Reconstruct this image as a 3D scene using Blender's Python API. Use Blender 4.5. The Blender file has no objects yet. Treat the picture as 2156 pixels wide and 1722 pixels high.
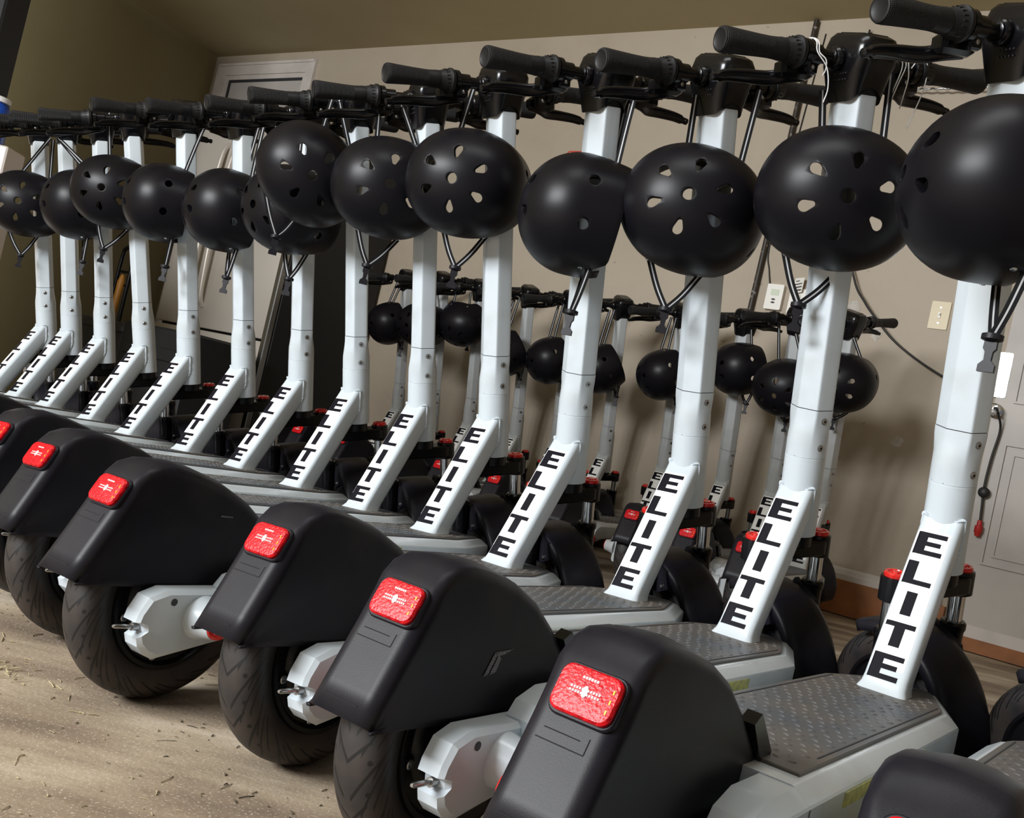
import bpy, bmesh, math, random
from mathutils import Matrix, Vector
PI = math.pi
sc = bpy.context.scene
C = sc.collection
random.seed(7)

# ---------------------------------------------------------------- camera
cam_d = bpy.data.cameras.new('camera')
cam = bpy.data.objects.new('camera', cam_d)
C.objects.link(cam)
cam_d.sensor_fit = 'HORIZONTAL'
cam_d.sensor_width = 36.0
cam_d.lens = 2088.3 * 36.0 / 2156.0
cam_d.clip_start = 0.02
cam_d.clip_end = 60
roll, pitch, eye = 0.2234, 0.0303, 0.4017
fwd = Vector((0, math.cos(pitch), math.sin(pitch)))
up0 = Vector((0, -math.sin(pitch), math.cos(pitch)))
right = Vector((1, 0, 0)) * math.cos(roll) + up0 * math.sin(roll)
upv = up0 * math.cos(roll) - Vector((1, 0, 0)) * math.sin(roll)
mc = Matrix((right, upv, -fwd)).transposed().to_4x4()
mc.translation = (0, 0, eye)
cam.matrix_world = mc
sc.camera = cam

# ---------------------------------------------------------------- light
sc.view_settings.view_transform = 'Standard'
sc.view_settings.look = 'None'
sc.view_settings.gamma = 1.0
sc.view_settings.exposure = 0.0
sc.view_settings.use_curve_mapping = False
w = bpy.data.worlds.new('daylight')
sc.world = w
w.use_nodes = True
bg = w.node_tree.nodes['Background']
bg.inputs[0].default_value = (0.80, 0.88, 1.0, 1)
bg.inputs[1].default_value = 0.14


def area(name, loc, target, size, size_y, power, col):
    l = bpy.data.lights.new(name, 'AREA')
    l.shape = 'RECTANGLE'
    l.size = size
    l.size_y = size_y
    l.energy = power
    l.color = col
    o = bpy.data.objects.new(name, l)
    C.objects.link(o)
    o.location = loc
    o.rotation_euler = (Vector(target) - Vector(loc)).to_track_quat('-Z', 'Y').to_euler()
    return o


# daylight through the open garage door, behind and to the left of the camera
area('garage_door_daylight', (-3.6, -0.95, 1.95), (-0.1, 2.4, 0.75), 2.2, 1.05, 350, (0.95, 0.975, 1.0))
area('overhead_fill', (-0.3, 0.9, 2.52), (-0.3, 0.9, 0), 1.4, 0.5, 14, (0.95, 0.98, 1.0))  # unseen fill light added overhead to brighten the decks, not a fitted lamp

# ---------------------------------------------------------------- materials


def mat(name, col, rough=0.5, metal=0.0, spec=0.5, coat=0.0, noise=None, bump=None, emis=None):
    m = bpy.data.materials.new(name)
    m.use_nodes = True
    nt = m.node_tree
    b = nt.nodes['Principled BSDF']
    b.inputs['Base Color'].default_value = (*col, 1)
    b.inputs['Roughness'].default_value = rough
    b.inputs['Metallic'].default_value = metal
    b.inputs['Specular IOR Level'].default_value = spec
    b.inputs['Coat Weight'].default_value = coat
    tc = nt.nodes.new('ShaderNodeTexCoord')
    if noise:                                            # (scale, other colour, low, high)
        n = nt.nodes.new('ShaderNodeTexNoise')
        n.inputs['Scale'].default_value = noise[0]
        n.inputs['Detail'].default_value = 6
        nt.links.new(tc.outputs['Object'], n.inputs['Vector'])
        r = nt.nodes.new('ShaderNodeValToRGB')
        r.color_ramp.elements[0].position = noise[2]
        r.color_ramp.elements[0].color = (*noise[1], 1)
        r.color_ramp.elements[1].position = noise[3]
        r.color_ramp.elements[1].color = (*col, 1)
        nt.links.new(n.outputs['Fac'], r.inputs['Fac'])
        nt.links.new(r.outputs['Color'], b.inputs['Base Color'])
    if bump:                                             # (scale, strength, distance)
        n2 = nt.nodes.new('ShaderNodeTexNoise')
        n2.inputs['Scale'].default_value = bump[0]
        n2.inputs['Detail'].default_value = 3
        nt.links.new(tc.outputs['Object'], n2.inputs['Vector'])
        bp = nt.nodes.new('ShaderNodeBump')
        bp.inputs['Strength'].default_value = bump[1]
        bp.inputs['Distance'].default_value = bump[2]
        nt.links.new(n2.outputs['Fac'], bp.inputs['Height'])
        nt.links.new(bp.outputs['Normal'], b.inputs['Normal'])
    if emis:
        b.inputs['Emission Color'].default_value = (*emis[0], 1)
        b.inputs['Emission Strength'].default_value = emis[1]
    return m


def mathn(nt, op, a, b=None):
    n = nt.nodes.new('ShaderNodeMath')
    n.operation = op
    for i, v in enumerate((a, b)):
        if v is None:
            continue
        if isinstance(v, (int, float)):
            n.inputs[i].default_value = v
        else:
            nt.links.new(v, n.inputs[i])
    return n.outputs[0]


M = {}
M['white'] = mat('white_paint', (0.60, 0.66, 0.70), 0.32, 0, 0.5, 0.3, noise=(9, (0.53, 0.57, 0.59), 0.30, 0.46), bump=(220, 0.04, 0.001))
M['label'] = mat('white_label', (0.97, 0.97, 0.97), 0.35)
M['letter'] = mat('black_lettering', (0.006, 0.0055, 0.010), 0.45, 0, 0.15)
M['plastic'] = mat('black_moulded_plastic', (0.009, 0.0085, 0.013), 0.42, 0, 0.20, noise=(14, (0.017, 0.0155, 0.018), 0.36, 0.60), bump=(900, 0.12, 0.0006))
M['gloss'] = mat('black_gloss', (0.004, 0.004, 0.005), 0.22, 0, 0.35)
M['metal_black'] = mat('black_painted_metal', (0.005, 0.005, 0.006), 0.3, 0, 0.3)
M['helmet'] = mat('matte_black_shell', (0.005, 0.0045, 0.0065), 0.37, 0, 0.20, bump=(1500, 0.05, 0.0003))
M['foam'] = mat('black_foam', (0.006, 0.006, 0.006), 0.9)
M['web'] = mat('black_webbing', (0.006, 0.006, 0.007), 0.8, 0, 0.2)
M['stripe'] = mat('grey_stripe_webbing', (0.42, 0.42, 0.43), 0.6)
M['chrome'] = mat('chrome', (0.72, 0.73, 0.75), 0.14, 1.0)
M['steel'] = mat('steel_screw', (0.42, 0.42, 0.42), 0.3, 1.0)
M['screwdark'] = mat('screw_socket', (0.02, 0.02, 0.02), 0.4, 0.5)
M['seam'] = mat('seam_gap', (0.03, 0.03, 0.035), 0.6)
M['chip'] = mat('clear_lamp_cell', (0.85, 0.75, 0.74), 0.2, 0.2)
M['amber'] = mat('amber_cell', (0.9, 0.45, 0.02), 0.2)
M['yellow'] = mat('yellow_reflector', (0.55, 0.54, 0.14), 0.35, noise=(90, (0.36, 0.37, 0.14), 0.4, 0.6))
M['grip'] = mat('rubber_grip', (0.008, 0.008, 0.009), 0.5, 0, 0.35)
M['rubber'] = mat('tyre_rubber', (0.026, 0.023, 0.022), 0.55)
M['red'] = mat('red_lens', (0.74, 0.006, 0.012), 0.30, 0, 0.30, 0.0, noise=(240, (0.40, 0.0, 0.006), 0.40, 0.62), bump=(380, 0.35, 0.002))
M['redcap'] = mat('red_anodised_cap', (0.75, 0.015, 0.012), 0.25, 0.25, 0.5, 0.5)
M['deckmat'] = mat('grey_deck_rubber', (0.066, 0.074, 0.084), 0.45, noise=(7, (0.105, 0.092, 0.080), 0.36, 0.60), bump=(300, 0.15, 0.001))
M['stainless'] = mat('brushed_stainless', (0.60, 0.55, 0.49), 0.40, 0.35)
M['fridge_side'] = mat('black_fridge_side', (0.008, 0.008, 0.009), 0.6)
M['trimwhite'] = mat('white_trim_paint', (0.62, 0.57, 0.52), 0.5, noise=(6, (0.52, 0.48, 0.44), 0.35, 0.6))
M['doorwhite'] = mat('white_door_paint', (0.50, 0.46, 0.42), 0.5, noise=(4, (0.42, 0.39, 0.36), 0.35, 0.6))
M['wood'] = mat('bare_orange_wood', (0.34, 0.12, 0.03), 0.6, noise=(12, (0.20, 0.075, 0.02), 0.3, 0.65))
M['ivory'] = mat('ivory_plate', (0.62, 0.52, 0.32), 0.4)
M['devwhite'] = mat('white_device', (0.80, 0.78, 0.72), 0.4)
M['lcd'] = mat('lcd_screen', (0.55, 0.62, 0.48), 0.3)
M['cable'] = mat('black_cable', (0.01, 0.01, 0.01), 0.5)
M['redplug'] = mat('red_plug', (0.45, 0.02, 0.015), 0.45)
M['conduit'] = mat('dark_conduit', (0.03, 0.022, 0.015), 0.5, noise=(60, (0.30, 0.26, 0.22), 0.30, 0.40))
M['redsign'] = mat('red_sign_border', (0.55, 0.04, 0.03), 0.5)
M['signwhite'] = mat('sign_face', (0.55, 0.50, 0.45), 0.5)
M['tie'] = mat('white_cord', (0.85, 0.85, 0.85), 0.5)
M['tote'] = mat('dark_grey_tote', (0.035, 0.035, 0.042), 0.5)
M['bluepl'] = mat('blue_plastic', (0.01, 0.07, 0.42), 0.25)
M['teal'] = mat('teal_label', (0.10, 0.45, 0.60), 0.3)
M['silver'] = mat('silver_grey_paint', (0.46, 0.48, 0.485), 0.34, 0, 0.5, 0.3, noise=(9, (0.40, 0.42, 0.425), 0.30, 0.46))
M['cabinet'] = mat('off_white_board', (0.78, 0.72, 0.68), 0.5)
M['toolyellow'] = mat('amber_handle', (0.55, 0.24, 0.03), 0.4)
M['scuff'] = mat('pale_scratches', (0.22, 0.22, 0.24), 0.6, noise=(900, (0.05, 0.05, 0.055), 0.45, 0.55))
M['straw'] = mat('dry_straw', (0.42, 0.35, 0.20), 0.8, noise=(3, (0.06, 0.05, 0.03), 0.47, 0.53))
M['plaster'] = mat('plaster_patch', (0.52, 0.49, 0.44), 0.8, noise=(30, (0.42, 0.38, 0.33), 0.4, 0.6))


def add_grip_bump(m):
    nt = m.node_tree
    b = nt.nodes['Principled BSDF']
    uv = nt.nodes.new('ShaderNodeUVMap')
    sx = nt.nodes.new('ShaderNodeSeparateXYZ')
    nt.links.new(uv.outputs[0], sx.inputs[0])
    u, v = sx.outputs[0], sx.outputs[1]
    a = mathn(nt, 'SINE', mathn(nt, 'MULTIPLY', mathn(nt, 'ADD', mathn(nt, 'MULTIPLY', u, 26), mathn(nt, 'MULTIPLY', v, 20)), 2 * PI))
    c = mathn(nt, 'SINE', mathn(nt, 'MULTIPLY', mathn(nt, 'SUBTRACT', mathn(nt, 'MULTIPLY', u, 26), mathn(nt, 'MULTIPLY', v, 20)), 2 * PI))
    h = mathn(nt, 'MULTIPLY', a, c)
    bp = nt.nodes.new('ShaderNodeBump')
    bp.inputs['Strength'].default_value = 0.7
    bp.inputs['Distance'].default_value = 0.0012
    nt.links.new(h, bp.inputs['Height'])
    nt.links.new(bp.outputs['Normal'], b.inputs['Normal'])


add_grip_bump(M['grip'])


def tyre_material(m):
    # u runs round the tyre (0..1), v across it (0..1): slanted sipes, dimples, fine ribs near the bead
    nt = m.node_tree
    b = nt.nodes['Principled BSDF']
    uv = nt.nodes.new('ShaderNodeUVMap')
    sx = nt.nodes.new('ShaderNodeSeparateXYZ')
    nt.links.new(uv.outputs[0], sx.inputs[0])
    u, v = sx.outputs[0], sx.outputs[1]
    av = mathn(nt, 'ABSOLUTE', mathn(nt, 'SUBTRACT', v, 0.5))
    hs = None
    for n, slope, off, lo, hi, wd in ((13, 1.5, 0.0, 0.03, 0.27, 0.055), (13, 2.2, 0.35, 0.10, 0.31, 0.05), (13, 1.1, 0.68, 0.0, 0.16, 0.045), (26, 2.6, 0.2, 0.20, 0.34, 0.06)):
        ph = mathn(nt, 'FRACT', mathn(nt, 'ADD', mathn(nt, 'ADD', mathn(nt, 'MULTIPLY', u, n), off), mathn(nt, 'MULTIPLY', av, slope * n / 13.0 * 2.2)))
        line = mathn(nt, 'LESS_THAN', mathn(nt, 'ABSOLUTE', mathn(nt, 'SUBTRACT', ph, 0.5)), wd * 0.8 * n / 13.0)
        inr = mathn(nt, 'MULTIPLY', mathn(nt, 'GREATER_THAN', av, lo), mathn(nt, 'LESS_THAN', av, hi))
        g = mathn(nt, 'MULTIPLY', line, inr)
        hs = g if hs is None else mathn(nt, 'MAXIMUM', hs, g)
    rb = mathn(nt, 'FRACT', mathn(nt, 'ADD', mathn(nt, 'MULTIPLY', u, 150), mathn(nt, 'MULTIPLY', av, 20)))
    rib = mathn(nt, 'MULTIPLY', mathn(nt, 'GREATER_THAN', rb, 0.5), mathn(nt, 'MULTIPLY', mathn(nt, 'GREATER_THAN', av, 0.385), mathn(nt, 'LESS_THAN', av, 0.42)))
    # dimples
    du = mathn(nt, 'SUBTRACT', mathn(nt, 'FRACT', mathn(nt, 'MULTIPLY', u, 26)), 0.5)
    dv = mathn(nt, 'MULTIPLY', mathn(nt, 'SUBTRACT', av, 0.17), 4.6)
    d = mathn(nt, 'SQRT', mathn(nt, 'ADD', mathn(nt, 'MULTIPLY', du, du), mathn(nt, 'MULTIPLY', dv, dv)))
    dim = mathn(nt, 'LESS_THAN', d, 0.09)
    groove = mathn(nt, 'MAXIMUM', hs, dim)
    h = mathn(nt, 'ADD', mathn(nt, 'SUBTRACT', 1.0, groove), mathn(nt, 'MULTIPLY', rib, 0.5))
    bp = nt.nodes.new('ShaderNodeBump')
    bp.inputs['Strength'].default_value = 0.9
    bp.inputs['Distance'].default_value = 0.002
    nt.links.new(h, bp.inputs['Height'])
    nt.links.new(bp.outputs['Normal'], b.inputs['Normal'])
    tc = nt.nodes.new('ShaderNodeTexCoord')
    n = nt.nodes.new('ShaderNodeTexNoise')
    n.inputs['Scale'].default_value = 16
    n.inputs['Detail'].default_value = 6
    nt.links.new(tc.outputs['Object'], n.inputs['Vector'])
    r = nt.nodes.new('ShaderNodeValToRGB')
    r.color_ramp.elements[0].position = 0.38
    r.color_ramp.elements[0].color = (0.019, 0.018, 0.019, 1)
    r.color_ramp.elements[1].position = 0.68
    r.color_ramp.elements[1].color = (0.058, 0.042, 0.034, 1)
    nt.links.new(n.outputs['Fac'], r.inputs['Fac'])
    mx = nt.nodes.new('ShaderNodeMix')
    mx.data_type = 'RGBA'
    nt.links.new(groove, mx.inputs[0])
    nt.links.new(r.outputs['Color'], mx.inputs[6])
    mx.inputs[7].default_value = (0.004, 0.004, 0.004, 1)
    nt.links.new(mx.outputs[2], b.inputs['Base Color'])


tyre_material(M['rubber'])


def surface(name, stops, scale, rough, stretch=(1, 1, 1), detail=8, bump=None, speck=None):
    m = bpy.data.materials.new(name)
    m.use_nodes = True
    nt = m.node_tree
    b = nt.nodes['Principled BSDF']
    b.inputs['Roughness'].default_value = rough
    tc = nt.nodes.new('ShaderNodeTexCoord')
    mp = nt.nodes.new('ShaderNodeMapping')
    mp.inputs['Scale'].default_value = stretch
    mp.inputs['Rotation'].default_value = (0, 0, 0.35)
    nt.links.new(tc.outputs['Object'], mp.inputs[0])
    n = nt.nodes.new('ShaderNodeTexNoise')
    n.inputs['Scale'].default_value = scale
    n.inputs['Detail'].default_value = detail
    n.inputs['Roughness'].default_value = 0.62
    nt.links.new(mp.outputs[0], n.inputs['Vector'])
    r = nt.nodes.new('ShaderNodeValToRGB')
    els = r.color_ramp.elements
    els[0].position, els[0].color = stops[0][0], (*stops[0][1], 1)
    els[1].position, els[1].color = stops[-1][0], (*stops[-1][1], 1)
    for p_, c_ in stops[1:-1]:
        e = els.new(p_)
        e.color = (*c_, 1)
    nt.links.new(n.outputs['Fac'], r.inputs['Fac'])
    out = r.outputs['Color']
    if speck:
        v = nt.nodes.new('ShaderNodeTexNoise')
        v.inputs['Scale'].default_value = speck[0]
        v.inputs['Detail'].default_value = 2
        nt.links.new(tc.outputs['Object'], v.inputs['Vector'])
        s = mathn(nt, 'GREATER_THAN', v.outputs['Fac'], speck[1])
        mx = nt.nodes.new('ShaderNodeMix')
        mx.data_type = 'RGBA'
        nt.links.new(mathn(nt, 'MULTIPLY', s, speck[3]), mx.inputs[0])
        nt.links.new(out, mx.inputs[6])
        mx.inputs[7].default_value = (*speck[2], 1)
        out = mx.outputs[2]
    nt.links.new(out, b.inputs['Base Color'])
    if bump:
        n2 = nt.nodes.new('ShaderNodeTexNoise')
        n2.inputs['Scale'].default_value = bump[0]
        n2.inputs['Detail'].default_value = 4
        nt.links.new(tc.outputs['Object'], n2.inputs['Vector'])
        bp = nt.nodes.new('ShaderNodeBump')
        bp.inputs['Strength'].default_value = bump[1]
        bp.inputs['Distance'].default_value = bump[2]
        nt.links.new(n2.outputs['Fac'], bp.inputs['Height'])
        nt.links.new(bp.outputs['Normal'], b.inputs['Normal'])
    return m


M['concrete'] = surface('concrete_floor', [(0.34, (0.14, 0.10, 0.07)), (0.46, (0.26, 0.195, 0.135)), (0.55, (0.38, 0.30, 0.21)), (0.66, (0.56, 0.47, 0.36))], 1.9, 0.75, (1, 3.2, 1), 9, (160, 0.35, 0.002), (330, 0.63, (0.60, 0.54, 0.44), 0.6))
M['wall'] = surface('beige_painted_plaster', [(0.25, (0.33, 0.27, 0.20)), (0.5, (0.40, 0.335, 0.255)), (0.75, (0.45, 0.385, 0.30))], 0.9, 0.6, (1, 1, 1), 7, (70, 0.25, 0.002), (26, 0.73, (0.20, 0.17, 0.14), 0.5))
M['wall_left'] = surface('olive_painted_plaster', [(0.3, (0.24, 0.195, 0.095)), (0.7, (0.30, 0.25, 0.13))], 0.9, 0.7, (1, 1, 1), 6, (70, 0.25, 0.002))
M['ceiling'] = surface('olive_ceiling_paint', [(0.3, (0.40, 0.33, 0.19)), (0.7, (0.47, 0.40, 0.24))], 0.8, 0.8, (1, 1, 1), 6, (90, 0.2, 0.002))

# ---------------------------------------------------------------- mesh helpers


def tag(o, label=None, cat=None, group=None, kind=None):
    if label:
        o['label'] = label
    if cat:
        o['category'] = cat
    if group:
        o['group'] = group
    if kind:
        o['kind'] = kind
    return o


def empty(name, mw=None):
    o = bpy.data.objects.new(name, None)
    o.empty_display_size = 0.05
    C.objects.link(o)
    if mw is not None:
        o.matrix_world = mw
    return o


class MB:
    """collects shapes into one mesh"""

    def __init__(self):
        self.v, self.f, self.mi, self.uv = [], [], [], {}

    def add(self, vs, fs, mi=0):
        b = len(self.v)
        self.v += [tuple(x) for x in vs]
        for f in fs:
            self.f.append(tuple(i + b for i in f))
            self.mi.append(mi)
        return b

    def loft(self, loops, mi=0, cap0=True, cap1=True, closed=True):
        n = len(loops[0])
        vs = [p for l in loops for p in l]
        fs = []
        for i in range(len(loops) - 1):
            for j in range(n if closed else n - 1):
                k = (j + 1) % n
                fs.append((i * n + j, i * n + k, (i + 1) * n + k, (i + 1) * n + j))
        if cap0:
            fs.append(tuple(reversed(range(n))))
        if cap1:
            fs.append(tuple(range((len(loops) - 1) * n, len(loops) * n)))
        return self.add(vs, fs, mi)

    def box(self, lo, hi, mi=0, m=None, bev=0.0):
        (x0, y0, z0), (x1, y1, z1) = lo, hi
        if bev > 0:
            b = bev

            def ring(z, i):
                a, c, d, e = x0 + i, x1 - i, y0 + i, y1 - i
                return [(a + b, d, z), (c - b, d, z), (c, d + b, z), (c, e - b, z), (c - b, e, z), (a + b, e, z), (a, e - b, z), (a, d + b, z)]
            loops = [ring(z0, b), ring(z0 + b, 0), ring(z1 - b, 0), ring(z1, b)]
            if m:
                loops = [[m @ Vector(p) for p in l] for l in loops]
            return self.loft(loops, mi)
        vs = [(x0, y0, z0), (x1, y0, z0), (x1, y1, z0), (x0, y1, z0), (x0, y0, z1), (x1, y0, z1), (x1, y1, z1), (x0, y1, z1)]
        if m:
            vs = [m @ Vector(p) for p in vs]
        return self.add(vs, [(0, 3, 2, 1), (4, 5, 6, 7), (0, 1, 5, 4), (1, 2, 6, 5), (2, 3, 7, 6), (3, 0, 4, 7)], mi)

    def lathe(self, prof, origin, axis, seg=24, mi=0, ref=None, cap=True):
        """prof: list of (distance along axis, radius)"""
        a = Vector(axis).normalized()
        r = Vector(ref) if ref else (Vector((1, 0, 0)) if abs(a.x) < 0.8 else Vector((0, 0, 1)))
        u = (r - a * r.dot(a)).normalized()
        v = a.cross(u)
        o = Vector(origin)
        loops = []
        for d, rad in prof:
            rad = max(rad, 1e-5)
            loops.append([o + a * d + (u * math.cos(t) + v * math.sin(t)) * rad for t in [2 * PI * k / seg for k in range(seg)]])
        return self.loft(loops, mi, cap, cap)

    def tube(self, pts, rad, seg=8, mi=0):
        pts = [Vector(p) for p in pts]
        loops = []
        pu = None
        for i, p in enumerate(pts):
            t = (pts[min(i + 1, len(pts) - 1)] - pts[max(i - 1, 0)]).normalized()
            if pu is None:
                r = Vector((0, 0, 1)) if abs(t.z) < 0.9 else Vector((1, 0, 0))
                u = (r - t * r.dot(t)).normalized()
            else:
                u = (pu - t * pu.dot(t)).normalized()
            pu = u
            v = t.cross(u)
            rr = rad[i] if isinstance(rad, (list, tuple)) else rad
            loops.append([p + (u * math.cos(a) + v * math.sin(a)) * rr for a in [2 * PI * k / seg for k in range(seg)]])
        return self.loft(loops, mi)

    def prism(self, poly, o, ex, ey, d, mi=0):
        """poly 2-D in plane (ex, ey), extruded by vector d, concave allowed (one n-gon cap each side)"""
        o, ex, ey, d = Vector(o), Vector(ex), Vector(ey), Vector(d)
        a = [o + ex * x + ey * y for x, y in poly]
        b = [p + d for p in a]
        return self.loft([a, b], mi)

    def mesh(self, name, mats, smooth=35, uvs=None):
        me = bpy.data.meshes.new(name)
        me.from_pydata(self.v, [], self.f)
        for i, p in enumerate(me.polygons):
            p.material_index = self.mi[i]
        for m in (mats if isinstance(mats, (list, tuple)) else [mats]):
            me.materials.append(m)
        bm = bmesh.new()
        bm.from_mesh(me)
        bmesh.ops.recalc_face_normals(bm, faces=bm.faces)
        bm.to_mesh(me)
        bm.free()
        if smooth:
            me.shade_smooth()
            me.set_sharp_from_angle(angle=math.radians(smooth))
        me.update()
        return me


def link(name, me, parent=None, mb=None):
    o = bpy.data.objects.new(name, me)
    C.objects.link(o)
    if parent is not None:
        o.parent = parent
    if mb is not None:
        if parent is None:
            o.matrix_world = mb
        else:
            o.matrix_basis = mb
    return o


def rrect(hw, hh, r, n=5):
    pts = []
    for cx, cy, a0 in ((hw - r, hh - r, 0), (-hw + r, hh - r, 90), (-hw + r, -hh + r, 180), (hw - r, -hh + r, 270)):
        for k in range(n + 1):
            a = math.radians(a0 + 90 * k / n)
            pts.append((cx + r * math.cos(a), cy + r * math.sin(a)))
    return pts


def superell(a, b, n, seg=28):
    pts = []
    for k in range(seg):
        t = 2 * PI * k / seg
        c, s = math.cos(t), math.sin(t)
        pts.append((a * math.copysign(abs(c) ** (2 / n), c), b * math.copysign(abs(s) ** (2 / n), s)))
    return pts


def smoothcurve(pts, n=6):
    """Catmull-Rom through pts"""
    P = [Vector(p) for p in pts]
    P = [2 * P[0] - P[1]] + P + [2 * P[-1] - P[-2]]
    out = []
    for i in range(1, len(P) - 2):
        for k in range(n):
            t = k / n
            out.append(0.5 * ((2 * P[i]) + (-P[i - 1] + P[i + 1]) * t + (2 * P[i - 1] - 5 * P[i] + 4 * P[i + 1] - P[i + 2]) * t * t + (-P[i - 1] + 3 * P[i] - 3 * P[i + 1] + P[i + 2]) * t ** 3))
    out.append(P[-2])
    return out

# ================================================================ the room
NR = Vector((0.57212, 0.82017, 0))
TT = Vector((0.82017, -0.57212, 0))
WF = Matrix((TT, NR, Vector((0, 0, 1)))).transposed().to_4x4()      # wall frame: x along the back wall, y into it
WF.translation = NR * 4.2


def wallmesh(name, mb, m, smooth=0, parent=None):
    me = mb.mesh(name, m, smooth)
    if parent is None:
        return link(name, me, None, WF)
    return link(name, me, parent)


def ws(x, y, z=0.0):
    return WF @ Vector((x, y, z))


b = MB()
b.box((-7, -2.2, -0.05), (5.5, 7.6, 0.0))
tag(link('floor', b.mesh('floor', M['concrete'], 0)), kind='structure')
b = MB()
b.box((-6.058, 0, 0.0), (3.5, 0.12, 2.7))
tag(wallmesh('wall_back', b, M['wall']), kind='structure')
corner = ws(-6.058, 0)
ld = Vector((-0.4285, -0.9035, 0)).normalized()
ln = Vector((ld.y, -ld.x, 0))
if ln.x > 0:
    ln = -ln
b = MB()
p0, p1 = corner, corner + ld * 7.2
b.loft([[p0, p1, p1 + ln * 0.1, p0 + ln * 0.1], [p + Vector((0, 0, 2.7)) for p in (p0, p1, p1 + ln * 0.1, p0 + ln * 0.1)]])
tag(link('wall_left', b.mesh('wall_left', M['wall_left'], 0)), kind='structure')
b = MB()
q = [corner + ln * 0.1 + NR * 0.1, corner + ld * 7.2 + ln * 0.1, ws(3.4, -4.6), ws(3.4, 0.1)]
b.loft([[p + Vector((0, 0, 2.566)) for p in q], [p + Vector((0, 0, 2.65)) for p in q]])
tag(link('ceiling', b.mesh('ceiling', M['ceiling'], 0)), kind='structure')
b = MB()
b.box((2.3, -6.5, 0.0), (2.42, 0.12, 2.7))
tag(wallmesh('wall_right', b, M['wall']), kind='structure')
# baseboard and the bare wood sill under the wall
b = MB()
b.loft([[(x, 0.0, 0.143), (x, -0.016, 0.143), (x, -0.016, 0.165), (x, -0.011, 0.172), (x, -0.011, 0.182), (x, -0.004, 0.192), (x, 0.0, 0.192)] for x in (-4.0, -0.74)])
tag(wallmesh('baseboard_back', b, M['trimwhite']), kind='structure')
b = MB()
b.box((-4.0, -0.03, 0.004), (-0.72, 0.0, 0.143))
b.box((-0.72, -0.03, 0.004), (0.45, 0.0, 0.054))
tag(wallmesh('trim_1', b, M['wood']), kind='structure')
# exterior style door on the right
b = MB()
b.box((-0.70, -0.012, 0.10), (0.22, 0.0, 2.15))
for (x0, x1, z0, z1) in ((-0.635, -0.30, 0.335, 0.807), (-0.18, 0.15, 0.335, 0.807), (-0.635, -0.30, 0.965, 1.95), (-0.18, 0.15, 0.965, 1.95)):
    for i, (d, y) in enumerate(((0.0, -0.020), (0.035, -0.018))):
        a0, a1, c0, c1 = x0 + d, x1 - d, z0 + d, z1 - d
        t = 0.008
        for lo, hi in (((a0, y, c0), (a1, -0.012, c0 + t)), ((a0, y, c1 - t), (a1, -0.012, c1)), ((a0, y, c0 + t), (a0 + t, -0.012, c1 - t)), ((a1 - t, y, c0 + t), (a1, -0.012, c1 - t))):
            b.box(lo, hi)
door2 = tag(wallmesh('door_2', b, M['doorwhite']), kind='structure')
b = MB()
b.box((-0.70, -0.018, 0.054), (0.30, 0.0, 0.10))
tag(wallmesh('door_sweep', b, M['trimwhite'], 0, door2), 'white painted strip under the door')
b = MB()
b.lathe([(0.0, 0.0), (0.002, 0.026), (0.008, 0.028), (0.012, 0.014), (0.03, 0.012), (0.036, 0.02), (0.05, 0.024), (0.06, 0.018), (0.064, 0.0)], (-0.69, -0.012, 0.925), (0, -1, 0))
wallmesh('door_knob', b, M['chrome'], 40, door2)
b = MB()
b.prism(rrect(0.032, 0.088, 0.006), (-0.700, -0.012, 1.068), (1, 0, 0), (0, 0, 1), (0, -0.005, 0))
wallmesh('latch_plate', b, M['chrome'], 40, door2)
# interior door with a white casing behind the fridge
b = MB()
for lo, hi in (((-5.99, -0.018, 0.3), (-5.905, 0.0, 2.502)), ((-5.09, -0.018, 0.3), (-5.008, 0.0, 2.502)), ((-5.905, -0.018, 2.42), (-5.09, 0.0, 2.502)),
               ((-5.905, -0.008, 0.3), (-5.865, 0.0, 2.42)), ((-5.115, -0.008, 0.3), (-5.09, 0.0, 2.42)), ((-5.865, -0.008, 2.39), (-5.115, 0.0, 2.42)),
               ((-5.985, -0.026, 2.485), (-5.012, -0.018, 2.502)), ((-5.99, -0.026, 0.3), (-5.975, -0.018, 2.502)), ((-5.023, -0.026, 0.3), (-5.008, -0.018, 2.502))):
    b.box(lo, hi)
door1 = tag(wallmesh('door_1', b, M['trimwhite']), kind='structure')
b = MB()
b.box((-5.835, -0.004, 0.3), (-5.12, 0.0, 2.37))
wallmesh('door_slab', b, M['doorwhite'], 0, door1)
b = MB()
b.box((-5.865, -0.003, 0.3), (-5.835, 0.0, 2.39))
b.box((-5.835, -0.003, 2.37), (-5.115, 0.0, 2.39))
wallmesh('door_gap', b, M['seam'], 0, door1)

# plaster patches on the back wall
for (x, z, rx, rz) in ((-1.231, 1.222, 0.035, 0.028), (-1.322, 1.262, 0.04, 0.035), (-1.028, 0.742, 0.026, 0.022), (-1.2, 1.17, 0.02, 0.03)):
    rr = [1 + 0.25 * random.uniform(-1, 1) for _ in range(14)]
    b = MB()
    b.prism([(x + rx * rr[k] * math.cos(2 * PI * k / 14), z + rz * rr[k] * math.sin(2 * PI * k / 14)) for k in range(14)], (0, 0, 0), (1, 0, 0), (0, 0, 1), (0, -0.0012, 0))
    o = wallmesh('plaster_patch', b, M['plaster'])
    tag(o, 'pale filler patch on the wall ' + {-1.231: 'at the tip of the far grip', -1.322: 'beside the outlet', -1.028: 'low left of the nearest stem', -1.2: 'just below the far grip'}[x], 'wall patch')

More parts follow.
